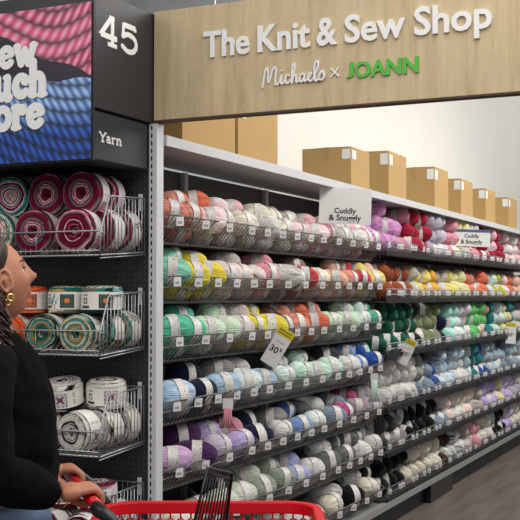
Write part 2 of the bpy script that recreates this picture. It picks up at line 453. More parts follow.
# ------------------------------------------------------------------ yarn skeins
C = {
 'mint': ('mint green', ['#7fd0b4']), 'yel': ('bright yellow', ['#ecd532']), 'grb': ('grey and beige', ['#a79a92', '#c8beb4', '#8d8580']),
 'pch': ('peach and white', ['#e8b8a0', '#f0e2da', '#e6a58c']), 'pnk': ('pink', ['#e695a4']), 'wpk': ('white and pale pink', ['#efe3e0', '#eec6cc', '#f4efec']),
 'gry': ('mid grey', ['#77746f', '#98948e']), 'red': ('coral red', ['#d8414e']), 'yst': ('yellow striped', ['#e8d65c', '#efe9d8', '#d99a5a']),
 'sal': ('salmon', ['#ea8f78']), 'pea': ('peach', ['#e6a888', '#eec4ac']), 'ylw': ('soft yellow', ['#ecd968']), 'rst': ('rust orange', ['#a34a22']),
 'grg': ('greige', ['#a59c86', '#b9b19c']), 'gold': ('golden yellow', ['#ecb02c']), 'crl': ('coral orange', ['#ec7250']),
 'ygr': ('yellow green', ['#c8c23c']), 'aqu': ('pale aqua', ['#a8d4c8', '#d4e4dc']), 'tea': ('sea green', ['#4fc09a']), 'tel': ('teal', ['#1d7f80']),
 'pgr': ('pale green', ['#bcdcb8', '#d2e6cc']), 'gpk': ('pinkish grey', ['#c4b0ac', '#d8cccc']), 'sgr': ('emerald green', ['#4da884']),
 'dgr': ('dark green', ['#0c5a40']), 'olv': ('olive green', ['#68704a', '#858b62']), 'bkg': ('blackish green', ['#16231f']),
 'grn': ('bright green', ['#62c466']), 'lil': ('pale lilac', ['#c4b2cc', '#d8ccd8']), 'lbl': ('light blue', ['#a8c8e4']), 'nvy': ('navy blue', ['#12183a']),
 'pmt': ('pale mint and white', ['#c4dcd8', '#e2eae6', '#aecfc8']), 'wgr': ('white and grey', ['#c9c8c4', '#e0deda', '#a4a29e']),
 'mgr': ('mint and white striped', ['#7cc8a8', '#d8eee2', '#98d8b8']), 'prw': ('periwinkle blue', ['#7c9cdc']), 'blu': ('royal blue', ['#1f4ba4']),
 'cfl': ('cornflower blue', ['#5b80c0', '#88a4d4']), 'aqm': ('aqua mint', ['#8cdcc4', '#b4e8dc']), 'wht': ('white', ['#e2e0da']),
 'lgr': ('light grey', ['#bcbab6', '#d2d0cc']), 'slt': ('slate blue', ['#66788e', '#8494a6']), 'mbl': ('mid blue', ['#3f5fa6']),
 'bst': ('blue and white striped', ['#7ea6cc', '#cfe0ea', '#5f86b4']), 'plc': ('pinkish lilac', ['#d8aadc']), 'pur': ('deep purple', ['#4a2458']),
 'lav': ('lavender', ['#b49cd8', '#c8b4e0']), 'drs': ('dusty rose', ['#c87c90', '#d896a4']), 'cre': ('cream', ['#e4dcc4']), 'sge': ('sage grey', ['#7e8878', '#98a090']),
 'psg': ('pale sage', ['#c2cab4', '#d2d6c6']), 'lvb': ('lavender blue', ['#8f94c4', '#a8aed4']), 'dgy': ('dark grey', ['#565a58', '#70746f']),
 'chr': ('charcoal', ['#3d3f42']), 'blk': ('black', ['#0b0b0d']), 'brn': ('dark brown', ['#4a2a20']), 'zeb': ('black and white', ['#3a3a3a', '#dcdcd8', '#55555a']),
 'rsp': ('raspberry pink', ['#c04c80']), 'mau': ('mauve grey', ['#9c8494', '#b6a4ac']), 'orc': ('orchid pink', ['#d990cc']), 'crm': ('crimson', ['#b01836']),
 'pal': ('pale pink', ['#f0b8c0']), 'cor': ('coral and rose', ['#c85a48', '#d88a78', '#a84a44']), 'pye': ('pale yellow', ['#e8e0a0']), 'lvg': ('lavender grey', ['#9f96a8', '#b8b0c0']),
 'dus': ('dull tan pink', ['#9c7468', '#84625a']), 'blc': ('blue grey', ['#8da4ac', '#a8bcc0']),
}
YM = {k: yarn_mat('yarn_' + v[0].replace(' ', '_'), v[1]) for k, v in C.items()}
R0, L0 = .0575, .096     # radius, half length
def rad(s, th, sd, k=1):
    s = max(-1, min(1, s))
    base = (max(0, 1 - abs(s) ** 2.5)) ** .55
    lump = 1 + .07 * math.cos(2 * th + sd) * math.cos(2.1 * s + sd) + .03 * math.cos(3 * th + 2 * sd + 3 * s)
    pinch = 1 - .07 * math.exp(-((s - .05) / .28) ** 2)
    return R0 * base * lump * pinch
def skein_geo(sd, nu=48, nv=22, fine=True):
    mb = MB(); vs = []; uv = []
    for j in range(nv + 1):
        a = -PI / 2 + PI * j / nv; s = math.sin(a)
        for i in range(nu + 1):
            th = 2 * PI * i / nu; r = rad(s, th, sd)
            if fine: r += .0015 * math.cos(13 * th + 3.2 * s + sd) * math.cos(a) * (.5 + .5 * math.sin(th * 2 + sd)) + .0012 * math.cos(7 * th - 9 * s)*math.cos(a)
            x = s * L0 * (1 + .03 * math.cos(th + sd))
            if abs(s) > .985: x *= .93
            vs.append((x, r * math.cos(th), r * math.sin(th))); uv.append((i / nu, j / nv))
    fs = []
    for j in range(nv):
        for i in range(nu): fs.append((j * (nu + 1) + i, j * (nu + 1) + i + 1, (j + 1) * (nu + 1) + i + 1, (j + 1) * (nu + 1) + i))
    return vs, [f[::-1] for f in fs], uv
def band_geo(sd, nu=40, nv=5, s0=-.12, s1=.30):
    vs = []; uv = []
    for j in range(nv + 1):
        s = s0 + (s1 - s0) * j / nv
        for i in range(nu + 1):
            th = 2 * PI * i / nu; r = rad(s, th, sd) + .0034 + .0008 * math.sin(5 * th)
            vs.append((s * L0, r * math.cos(th), r * math.sin(th))); uv.append((i / nu + sd * .37, j / nv))
    fs = []
    for j in range(nv):
        for i in range(nu): fs.append((j * (nu + 1) + i, (j + 1) * (nu + 1) + i, (j + 1) * (nu + 1) + i + 1, j * (nu + 1) + i + 1))
    return vs, fs, uv
SK = []; BD = []
for sd in range(6):
    mb = MB(); v, f, u = skein_geo(sd * 1.3); mb.add(v, f, 0, u); SK.append(mb.build('yarn_skein', M['band'], smooth=True, mesh_only=True))
    mb = MB(); v, f, u = band_geo(sd * 1.3); mb.add(v, f, 0, u); BD.append(mb.build('paper_band', M['band'], smooth=True, mesh_only=True))
LOW = [(skein_geo(sd * 1.3, 18, 10, False), band_geo(sd * 1.3, 18, 1)) for sd in range(3)]

def parse(s):
    out = []
    for t in s.split():
        p, c = t.split(':'); out.append((float(p), c))
    return out
L_lo = [parse(s) for s in (
 '169:cor 186:cor 204:wpk 222:wpk 243:cre 262:wht 282:cre 298:wpk 312:wpk 326:pnk 340:lgr 352:wht 362:pal 373:orc',
 '171:mint 188:yel 204:yel 219:gpk 233:pch 248:wpk 260:pnk 272:wgr 284:gry 300:red 316:yst 333:pea 348:sal 360:red 372:ylw',
 '170:tea 189:tea 205:pgr 219:pgr 235:gpk 250:yel 266:yel 280:gry 296:sal 313:crl 330:pgr 345:pgr 360:aqu 373:sgr',
 '174:lbl 200:nvy 219:lbl 242:pmt 262:lbl 283:pmt 299:mgr 315:mgr 330:mgr 346:wgr 358:prw 371:blu',
 '171:plc 194:pur 219:lil 238:lav 257:nvy 280:wgr 297:cfl 314:pmt 330:slt 343:rsp 357:mau 371:lvg',
 '176:cre 198:sge 222:psg 243:psg 262:sge 279:sge 295:lvb 312:wgr 328:dgy 344:dgy 358:wgr 371:lgr',
 '180:cre 205:wgr 230:cre 255:psg 275:cre 295:wgr 312:wgr 330:cre 350:blk 366:cre')]
L_up = [parse(s) for s in (
 '172:cor 190:crl 210:wpk 228:pal 250:cre 271:cre 286:grb 302:pal 317:wpk 333:wpk 348:grb 362:pal 376:orc',
 '169:mint 186:yel 223:grb 254:pnk 289:dus 341:pea 356:red 367:ylw 379:pea',
 '178:tea 213:pgr 231:gpk 246:yel 275:sal 291:crl 306:sal 340:pgr 353:aqu 367:sgr',
 '186:nvy 213:gry 235:wgr 278:wgr 297:mgr 322:chr 350:cfl 367:blu 378:aqm',
 '180:pur 203:lav 222:drs 244:nvy 266:gry 284:mbl 309:wgr 329:slt 344:rsp 359:mau',
 '213:blk 241:psg 262:sge 282:lvb 315:wgr 333:dgy 346:dgy 361:gry 377:dgy',
 '215:cre 265:wgr 322:wgr 360:wht 380:blk')]
R_c = [parse(s) for s in (
 '383:orc 391:orc 398:drs 410:crm 419:crm 428:lvg 438:lil 448:pnk 455:pye 463:lgr 471:pnk 479:crm 486:pal 495:crm 502:pal 508:wpk 520:pal',
 '388:rst 397:rst 408:grg 417:ylw 427:gold 436:grb 446:ylw 455:pye 463:crl 471:sal 478:crl 484:aqu 491:ygr 500:pch 507:crl 514:pea 520:ylw',
 '388:dgr 400:dgr 411:bkg 421:olv 431:olv 438:nvy 445:aqm 453:pmt 461:lil 468:grn 475:grn 480:sal 487:tel 493:aqu 499:pye 505:tel 513:lgr 522:lgr',
 '387:lgr 397:lgr 407:wht 413:sge 420:slt 428:mbl 436:bst 447:bst 455:wht 462:blc 469:tel 477:blu 486:blc 494:bst 502:slt 511:blc 520:cre',
 '384:chr 394:gry 404:blk 416:blk 428:blk 434:slt 443:pch 450:wht 457:cre 464:pch 472:grb 480:lav 487:lav 493:pye 500:lav 508:lvg 515:cre 521:cre',
 '388:blk 397:blk 405:cre 417:cre 430:cre 437:brn 446:zeb 453:zeb 460:grb 466:pnk 472:pnk 477:cre 483:wht 489:blk 497:blk 504:lav 512:cre 520:wht')]
# rows of the far bays that sit lower than their neighbours borrow the colour of the pile above
items = []   # (loc, rot, colour, row, layer, section)
rnd = random.Random(11)
def push(x, y, z, phi, c, row, layer, sec, tilt=0.0, sc=1.0):
    items.append(dict(loc=(x, y, z), rot=(rnd.uniform(0, 6.28), tilt, PI / 2 - phi), c=c, row=row, layer=layer, sec=sec, sc=sc))
def relax(L_, X, gap, y0, y1, zc):
    ys = [y_on_x(p, X) + .0 for p, c in L_]
    for i in range(1, len(ys)): ys[i] = max(ys[i], ys[i - 1] + gap)
    ys[-1] = min(ys[-1], y1)
    for i in range(len(ys) - 2, -1, -1): ys[i] = min(ys[i], ys[i + 1] - gap)
    return [max(y0, y) for y in ys]
for r_, z in enumerate(LZ):
    cs = L_lo[r_]
    ys = relax(cs, -.07, .165, .15, 2.86, z)
    for (p, c), y in zip(cs, ys):
        push(-.078 + rnd.uniform(-.012, .012), y, z + .014 + rnd.uniform(-.008, .010), math.radians(rnd.choice((8, 16, 24, 34, 55)) + rnd.uniform(-6, 6)), c, r_, 'front', 'L', rnd.uniform(-.12, .12), rnd.uniform(1.04, 1.2))
    cs = L_up[r_]
    ys = relax(cs, -.16, .17, .14, 2.86, z)
    for (p, c), y in zip(cs, ys):
        push(-.162 + rnd.uniform(-.015, .02), y, z + .084 + rnd.uniform(-.012, .004), math.radians(rnd.choice((5, 18, 30, 48, 70)) + rnd.uniform(-8, 8)), c, r_, 'upper', 'L', rnd.uniform(-.10, .10), rnd.uniform(1.0, 1.12))
    y = .16
    while y < 2.86:     # the layer seen through the wires
        px = proj((-.1, y, z))[0]
        c = min(L_lo[r_], key=lambda t: abs(t[0] - px))[1]
        push(-.155, y, z - .05, math.radians(rnd.uniform(5, 25)), c, r_, 'bottom', 'L', 0)
        y += rnd.uniform(.21, .25)
    y = .2
    while y < 2.86:
        c = rnd.choice(L_lo[r_])[1]
        push(-.285, y, z - .05 + rnd.uniform(0, .01), math.radians(rnd.uniform(0, 20)), c, r_, 'rear', 'L', 0)
        y += rnd.uniform(.21, .3)
ceilR = [2.19] + [z - .095 for z in RZ[:-1]]
for r_, z in enumerate(RZ):
    hgt = ceilR[r_] - z
    lay = [(-.072, -.008), (-.115, .105 if hgt > .19 else .095)]
    if hgt > .25: lay.append((-.10, hgt - .068))
    for li, (X, dz) in enumerate(lay):
        y = 3.03 + .04 * li
        while y < 8.9:
            px = proj((X, y, z))[0]
            c = min(R_c[r_], key=lambda t: abs(t[0] + rnd.uniform(-3, 3) - px))[1] if px < 525 else rnd.choice(R_c[r_])[1]
            ph = rnd.uniform(40, 115)
            if not (li == 2 and rnd.random() < .25) and not (li == 1 and rnd.random() < .06):
                push(X + rnd.uniform(-.03, .012) - .03, y, z + dz + rnd.uniform(-.004, .006), math.radians(ph), c, r_, ('front', 'upper', 'top')[li], 'R', rnd.uniform(-.2, .2), rnd.uniform(1.02, 1.32))
            y += rnd.uniform(.15, .20)
    y = 3.1
    while y < 8.8:
        c = rnd.choice(R_c[r_])[1]; push(-.30, y, z + .03, math.radians(rnd.uniform(70, 110)), c, r_, 'rear', 'R', 0); y += .2
def weight(it):
    px, py, Z = proj(it['loc'])
    if px > 522 or py > 535: return 1e3 + Z
    return Z + {'front': 0, 'upper': 0, 'top': .2, 'bottom': .9, 'rear': 50}[it['layer']]
items.sort(key=weight)
IND = items[:298]; REST = items[298:]
cnt = {}
IND.sort(key=lambda t: t['loc'][1])
banded = random.Random(5)
for it in IND:
    key = (it['sec'], it['row'], it['layer']); cnt[key] = cnt.get(key, 0) + 1
    sd = rnd.randrange(6)
    o = link('yarn_skein', SK[sd]); o.material_slots[0].link = 'OBJECT'; o.material_slots[0].material = YM[it['c']]
    o.rotation_mode = 'XYZ'; o.location = it['loc']; o.rotation_euler = it['rot']; o.scale = (it['sc'] * rnd.uniform(.92, 1.04), it['sc'], it['sc'] * rnd.uniform(.93, 1.02))
    b_ = link('paper_band', BD[sd], o)
    row = ORD[it['row'] + 1]
    lay = {'front': 'front', 'upper': 'upper', 'top': 'topmost', 'bottom': 'bottom', 'rear': 'rear'}[it['layer']]
    if it['sec'] == 'L':
        lb = f"{C[it['c']][0]} yarn skein, {lay} layer of {row} basket row, {ordn(cnt[key])} from white upright"
        gr = f"yarn skeins in the {row} basket row"
    else:
        lb = f"{C[it['c']][0]} yarn skein, {lay} layer of {row} far shelf, {ordn(cnt[key])} beyond baskets"
        gr = f"yarn skeins on the {row} far shelf"
    tag(o, lb, 'yarn', gr)
# the remaining, smallest skeins
keys = sorted({it['c'] for it in REST}); mats = [YM[k] for k in keys] + [M['band']]
mb = MB()
for it in REST:
    sd = rnd.randrange(3); (v, f, u), (v2, f2, u2) = LOW[sd]
    from mathutils import Euler
    mt = Matrix.Translation(it['loc']) @ Euler(it['rot']).to_matrix().to_4x4() @ Matrix.Scale(it['sc'], 4)
    mb.add([mt @ Vector(p) for p in v], f, keys.index(it['c']), u)
    mb.add([mt @ Vector(p) for p in v2], f2, len(keys), u2)
o = mb.build('yarn_skeins', mats, smooth=True)
tag(o, 'piles of many coloured yarn skeins on far shelves and at basket backs', 'yarn', kind='stuff')

# ------------------------------------------------------------------ cartons on the top shelf
def carton(yc, w_, h_, d_, rz, label, x1=-.05):
    r = empty('cardboard_carton', (x1 - d_ / 2, yc, 2.2055), rz); tag(r, label, 'box', 'cartons on the top shelf')
    m = MB(); m.box((-d_ / 2, -w_ / 2, 0), (d_ / 2, w_ / 2, h_ - .004)); m.build('carton_body', M['card'], r)
    for s in (-1, 1):
        m = MB(); m.obox((s * d_ / 4, 0, h_ - .001), Vector((d_ / 4 - .001, 0, -s * .001)), Vector((0, w_ / 2, 0)), Vector((0, 0, .002))); m.build('flap', M['card'], r)
    m = MB(); m.box((-.02, -w_ / 2 - .0015, h_ * .7), (.02, w_ / 2 + .0015, h_ + .003)); m.build('tape', M['carton_tape'], r)
    m = MB(); m.box((d_ / 2, -w_ / 2 + .02, h_ * .72), (d_ / 2 + .002, -w_ / 2 + .085, h_ * .93)); m.box((d_/2 - .06, -w_ / 2 - .002, h_ * .72), (d_ / 2-.005, -w_ / 2, h_ * .95))
    m.build('shipping_label', M['paper'], r)
    return r
tops = {389: 150, 435: 166, 461.5: 178, 486: 188, 509: 197}
cy = []
for px, lab in ((389, 'largest cardboard carton on the top shelf, first right of the gap'), (435, 'cardboard carton with a white label, second in the row right of the gap'),
                (461.5, 'cardboard carton, middle one of the five stepping away on top shelf'), (486, 'small looking cardboard carton, second from the far end of the shelf row'), (509, 'farthest visible cardboard carton near the right edge of the shelf')):
    y = y_on_x(px, -.05); z = 1.55 + (295 - tops[px]) / FPX * proj((-.05, y, 2))[2]
    cy.append((y, z)); 
for i, ((y, z), lab) in enumerate(zip(cy, ('largest cardboard carton on the top shelf, first right of the gap', 'cardboard carton with white label, second in the row right of the gap',
        'cardboard carton, middle one of the five stepping away along the top shelf', 'small looking cardboard carton, fourth of the five stepping away on top shelf', 'farthest visible cardboard carton near the right end of the top shelf'))):
    carton(y + .20, .40, z - 2.206, .34, 0, lab)
yL = y_on_x(371, -.05)
carton(y_on_x(352,-.05) + .16, .34, .27, .33, 0, 'cardboard carton just left of the largest one on the top shelf')
carton(.55, .52, .32, .34, 0, 'nearest cardboard carton on top shelf, tucked under the wooden sign')
carton(y_on_x(278, -.05) - .24, .47, .30, .34, 0, 'second cardboard carton on top shelf, right end of the pair below the sign')

# ------------------------------------------------------------------ endcap
ec = empty('display_rack', (-.5, 0, 0)); tag(ec, 'black pegboard endcap frame behind the baskets of yarn cakes', 'display rack')
m_ = MB(); m_.box((-1.25, .0, .1), (-.047, .045, 2.262)); P_(m_, 'pegboard', M['peg_black'], ec)
m_ = MB(); m_.box((-1.29, .0, 0), (-1.252, .055, 2.262)); P_(m_, 'upright', M['white_steel'], ec)
m_ = MB(); m_.box((-1.25, -.42, 0), (-.047, -.001, .14)); P_(m_, 'base', M['kick'], ec)
EZ = [1.705, 1.315, .925, .53]
EW = 1.17; ED = .33
def end_basket():
    """local origin: right front bottom corner; x to the left negative, y back"""
    r = empty('endcap_basket')
    hF, hS = .095, .235
    f = MB()
    f.tube([(-EW, 0, hF), (-.02, 0, hF), (-.006, .006, hF - .004), (0, .03, hF - .012)], .0042, 6)
    f.tube([(-EW, 0, .022), (0, 0, .018)], .003, 6)
    f.tube([(-EW, .004, 0), (0, .004, 0)], .0042, 6)
    n = 46
    for i in range(n + 1):
        x = -EW * i / n; f.tube([(x, 0, .03), (x, .0, 0), (x, .03, .0)], .0016, 4)
    for i in range(0, n + 1, 12):
        x = -EW * i / n - .0; f.tube([(x, 0, hF), (x, .0, 0)], .002, 4)
    f.build('front_grid', M['wire'], r, smooth=True)
    for sx in (0, -EW):
        f = MB()
        f.tube([(sx, .0, 0), (sx, -.001, hF - .01), (sx, .012, hF + .02), (sx, .055, hS - .01), (sx, .068, hS), (sx, ED - .005, hS + .012), (sx, ED - .005, .02)], .0036, 6)
        f.tube([(sx, .0, 0), (sx, ED, .022)], .0042, 6)
        f.tube([(sx, .0, -.012), (sx, ED, .012)], .003, 6)
        for k in range(1, 13):
            y = ED * k / 13; zt = hS if y > .068 else hF + (hS - hF) * y / .068
            f.tube([(sx, y, .022 * y / ED), (sx, y, zt)], .0023, 4)
        f.build('side_grid', M['wire'], r, smooth=True)
    f = MB()
    for k in range(11):
        y = .02 + (ED - .03) * k / 10; f.tube([(-EW, y, .0 + .02 * y / ED), (0, y, .0 + .02 * y / ED)], .0022, 4)
    f.build('bottom_grid', M['wire'], r)
    f = MB(); f.tube([(-EW, ED - .005, hS + .012), (0, ED - .005, hS + .012)], .0028, 5)
    for i in range(0, 47):
        x = -EW * i / 46; f.tube([(x, ED - .005, .02), (x, ED - .005, hS + .012)], .0014, 4)
    f.build('back_grid', M['wire'], r)
    for hx in (-.03, -EW + .014):
        f = MB(); f.box((hx, ED - .004, hS - .04), (hx + .016, ED + .004, hS + .03)); f.build('hook', M['white_steel'], r)
    return r
eb = end_basket()
for i, z in enumerate(EZ):
    o = eb if i == 0 else copy_tree(eb)
    o.location = (-.06, -.336, z)
    tag(o, f'chrome wire basket on the endcap, {ORD[i+1]} from the top', 'basket', 'endcap baskets')

def cake_mesh(seed, pal, R, T, pole=False):
    """yarn cake: axis along local Y (front end at -Y), wound face with rings, outer side wound"""
    rr = random.Random(seed)
    nr, nt = 34, 64; vs = []; fs = []; cols = []
    seq = []
    while len(seq) < 60:
        c = rr.choice(pal); seq += [c] * rr.choice((1, 1, 1, 2))
    prof = []
    for k in range(nr + 1):
        q = k / nr; prof.append(('e', q, R * (.08 + .86 * q), -T / 2 - .006 * math.sin(q * PI) + .02 * max(0, .16 - q) / .16))
    for k in range(1, 15):
        a = k / 14 * PI / 2; prof.append(('c', 1, R * (.94 + .06 * math.sin(a)), -T / 2 + .012 * (1 - math.cos(a))))
    for k in range(1, 9): prof.append(('s', k / 8, R * (1 + .01 * math.sin(k / 8 * PI)), -T / 2 + .012 + (T - .024) * k / 8))
    for k in range(1, 6):
        a = k / 5 * PI / 2; prof.append(('c2', 1, R * (.94 + .06 * math.cos(a)), T / 2 - .012 + .012 * math.sin(a)))
    for k in range(1, 4): prof.append(('b', 0, R * .94 * (1 - k / 3) + .002, T / 2))
    for (kd, q, r, y) in prof:
        for i in range(nt):
            th = 2 * PI * i / nt
            if kd == 'e':
                ring = q * 15 + th / (2 * PI) + .28 * math.sin(3 * th + seed) + .2 * math.sin(5 * th + 2 * seed + q * 9)
                c = seq[int(ring * 1.7) % 60]; yy = y + .0035 * math.cos(2 * PI * ring) ; r2 = r * (1 + .025 * math.sin(2 * th + seed) + .015 * math.sin(5 * th + seed))
            elif kd in ('c', 'c2', 's'):
                c = seq[int(30 + q * 5 + 2.2 * math.sin(th + y * 60 + seed) + y * 90) % 60]; yy = y; r2 = r * (1 + .02 * math.sin(2 * th + seed) + .010 * math.cos(22 * th + y * 130))
            else: c = seq[40]; yy = y; r2 = r
            k_ = rr.uniform(.9, 1.08)
            vs.append((r2 * math.cos(th), yy, r2 * math.sin(th))); cols.append(tuple(min(1, v * k_) for v in lin(c)))
    n = len(prof)
    for j in range(n - 1):
        for i in range(nt): fs.append((j * nt + i, j * nt + (i + 1) % nt, (j + 1) * nt + (i + 1) % nt, (j + 1) * nt + i))
    fs.append(tuple(range(nt))[::-1]); fs.append(tuple(range((n - 1) * nt, n * nt)))
    mb = MB(); mb.add(vs, fs, 0, None, cols)
    body = mb.build('yarn_cake', M['cake'], smooth=True, mesh_only=True)
    return body
def label_mesh(seed, R, T, base, motif, accent, dark):
    """paper sleeve around the cake with a square crochet motif, a small block and text lines"""
    nt, ny = 288, 20; vs = []; fs = []; cols = []
    y0, y1 = -T / 2 + .016, T / 2 - .016
    for j in range(ny + 1):
        y = y0 + (y1 - y0) * j / ny
        for i in range(nt):
            th = 2 * PI * i / nt; r = R * 1.022 + .0016 + R * (.02 * math.sin(2 * th + seed))
            s = (i % 144) / 144 * PI * R; v = (y - (y0 + y1) / 2)        # metres along the sleeve
            c = base
            W = y1 - y0; h = W * .40
            a = s - .150; m_ = max(abs(a), abs(v))
            if m_ < h:
                k = m_ / h
                if k > .8: c = dark if (int(a / .006) + int(v / .006)) % 2 else motif
                elif k > .55: c = motif
                elif k > .35: c = dark if (abs(abs(a) - abs(v)) < .004) else motif
                else: c = accent
            elif abs(s - .062) < .011 and abs(v) < .012: c = '#6d6a60' if max(abs(s - .062), abs(v)) > .005 else '#d8d2c0'
            elif abs(s - .062) < .020 and abs(v - .024) < .0045: c = '#2a2a2a'
            elif abs(s - .062) < .013 and abs(v + .022) < .0026: c = '#8a8a88'
            elif abs(s - .205) < .005 and abs(v) < .026 and int(v / .004) % 2: c = '#808080'
            vs.append((r * math.cos(th), y, r * math.sin(th))); cols.append(lin(c))
    for j in range(ny):
        for i in range(nt): fs.append((j * nt + i, j * nt + (i + 1) % nt, (j + 1) * nt + (i + 1) % nt, (j + 1) * nt + i))
    mb = MB(); mb.add(vs, fs, 0, None, cols)
    return mb.build('paper_sleeve', M['cake_label'], smooth=True, mesh_only=True)
PAL = {
 'mar': (['#5e0c28', '#861238', '#45091f', '#c07088', '#d8c8c4', '#6c5f68', '#741030', '#5e0c28', '#54303c'], '#d9d6d4', '#b08890', '#c85a70', '#5a4048', 'maroon and pink', .086),
 'crb': (['#e0d6c0', '#2c2c30', '#e8e2d2', '#5a9a94', '#c8c0aa', '#1c1c20', '#d06a9a'], '#dcdad4', '#8a7a80', '#b86060', '#4a4048', 'cream and black', .086),
 'grn': (['#123a34', '#2c6e66', '#0e2e2a', '#b89048', '#6a9c94', '#cfc6ae', '#1f5a50', '#1c2422', '#6a665c'], '#dbd9d2', '#3f5248', '#d87840', '#1c2a26', 'green and ochre', .076),
 'org': (['#d8542c', '#e87848', '#b83c20', '#e0a080', '#c8452a'], '#d9d4d0', '#a85a40', '#d87840', '#5a3028', 'orange', .076),
 'bw': (['#ddd9d0', '#1c1c20', '#e6e2da', '#b4b0aa', '#141418', '#d0ccc4'], '#e2dfd8', '#c8bfc4', '#6a3a4c', '#2c1c26', 'black and white', .080),
 'mw': (['#5a1228', '#7a1c34', '#dcd2cc', '#4a0e20', '#8a8088'], '#dedad6', '#9a7a84', '#6a1c34', '#2c1c26', 'dark maroon and white', .078),
}
CM = {}
for i, (k, (pal, base, mo, ac, dk, nm, R)) in enumerate(PAL.items()):
    T = .102
    CM[k] = ([cake_mesh(i * 3 + q, pal, R, T) for q in range(2)], label_mesh(i, R, T, base, mo, ac, dk))
ck = 0
def cake(k, loc, rot, label, row):
    global ck; ck += 1
    o = link('yarn_cake', CM[k][0][ck % 2]); o.location = loc; o.rotation_euler = rot
    link('paper_sleeve', CM[k][1], o)
    return tag(o, label, 'yarn', f'yarn cakes in the {ORD[row]} endcap basket')
d = math.radians
depthname = ['front', 'middle', 'back']
def colname(i): return ['rightmost', 'second column', 'third column', 'fourth column', 'fifth column', 'sixth column'][i]
# first basket
cols1 = [(-.205, 'mar'), (-.405, 'mar'), (-.600, 'crb'), (-.80, 'crb'), (-.99, 'mar')]
for ci, (X, k) in enumerate(cols1):
    for di, y in enumerate((-.268, -.160, -.055)):
        xx = X + (0, .035, .05)[di] * (1 if ci == 0 else .25)
        cake(k, (xx, y, 1.705 + .087 + .012 + .006 * di), (0, d(-50 + 40 * di + 15 * ci), d(12 if di==0 else 0)), f'{PAL[k][5]} yarn cake, {depthname[di]} in lower layer, {colname(ci)}, top endcap basket', 1)
for ci, (X, k) in enumerate(((-.215, 'mar'), (-.385, 'mar'), (-.565, 'crb'), (-.745, 'crb'))):
    for di, y in enumerate((-.205, -.092)):
        cake(k, (X , y, 1.705 + .087 + .166), (0, d(-40 + 30 * di + 20 * ci), d(11)), f'{PAL[k][5]} yarn cake, {depthname[di]} in upper layer, {colname(ci)}, top endcap basket', 1)
# second basket
for ci, (X, k) in enumerate(((-.195, 'grn'), (-.36, 'grn'), (-.53, 'org'), (-.70, 'org'), (-.87, 'grn'))):
    for di, y in enumerate((-.268, -.160, -.055)):
        xx = X + (0, .035, .05)[di] * (1 if ci == 0 else .1)
        cake(k, (xx, y, 1.315 + .082 + .005 * di), (0, d(-55 + 33 * di + 25 * ci), d(12 if di==0 else 0)), f'{PAL[k][5]} yarn cake, {depthname[di]} in lower layer, {colname(ci)}, second endcap basket', 2)
for ci, (X, Y, k, rz) in enumerate(((-.145, -.20, 'grn', 24), (-.315, -.19, 'grn', 10), (-.50, -.2, 'org', 15), (-.66, -.2, 'org', 30))):
    cake(k, (X, Y, 1.315 + .16 + .052), (d(-90), 0, d(rz)), f'{PAL[k][5]} yarn cake standing flat on the pile, {colname(ci)} in second endcap basket', 2)
cake('grn', (-.22, -.065, 1.315 + .16 + .055), (d(-90), 0, d(40)), 'green and ochre yarn cake standing flat at the back of second endcap basket', 2)
# third basket
for ci, (X, k) in enumerate(((-.20, 'bw'), (-.375, 'bw'), (-.55, 'bw'), (-.72, 'bw'))):
    for di, y in enumerate((-.268, -.160, -.055)):
        xx = X + (0, .035, .05)[di] * (1 if ci == 0 else .1)
        cake(k, (xx, y, .925 + .086 + .005 * di), (0, d(-60 + 25 * di + 25 * ci), d(-3)), f'{PAL[k][5]} yarn cake, {depthname[di]} in lower layer, {colname(ci)}, third endcap basket', 3)
for ci, (X, Y, rx, rz) in enumerate(((-.165, -.13, -84, 30), (-.315, -.215, -76, 8), (-.50, -.2, -90, 20), (-.68, -.2, -90, 40))):
    cake('bw', (X, Y, .925 + .168 + .056), (d(rx), 0, d(rz)), f'black and white cake lying on the pile, {colname(ci)} in third endcap basket', 3)
# fourth basket
for ci, X in enumerate((-.165, -.335, -.505, -.675)):
    for di, y in enumerate((-.268, -.160, -.055)):
        cake('mw', (X, y, .53 + .084 + .005 * di), (0, d(-60 + 25 * di + 25 * ci), d(-3)), f'dark maroon and white yarn cake, {depthname[di]} in lower layer, {colname(ci)}, fourth endcap basket', 4)
for ci, (X, Y, rz) in enumerate(((-.16, -.2, 20), (-.33, -.19, 12), (-.5, -.2, 30))):
    cake('mw', (X, Y, .53 + .164 + .056), (d(-90), 0, d(rz)), f'dark maroon and white yarn cake lying on the pile, {colname(ci)} in fourth endcap basket', 4)

# ------------------------------------------------------------------ header box with poster, number and category
hb = empty('aisle_header', (-.5, -.2, 2.06)); tag(hb, 'black aisle header box with yarn poster and the number 45', 'sign')
XH = -.03; YH = -.435
m_ = MB(); m_.box((-1.28, YH + .012, 2.264), (XH, .05, 2.725)); P_(m_, 'upper_box', M['black_panel'], hb, bevel=.004)
m_ = MB(); m_.box((-1.28, YH + .012, 2.07), (XH - .012, -.02, 2.258)); P_(m_, 'lower_box', M['black_panel'], hb, bevel=.003)
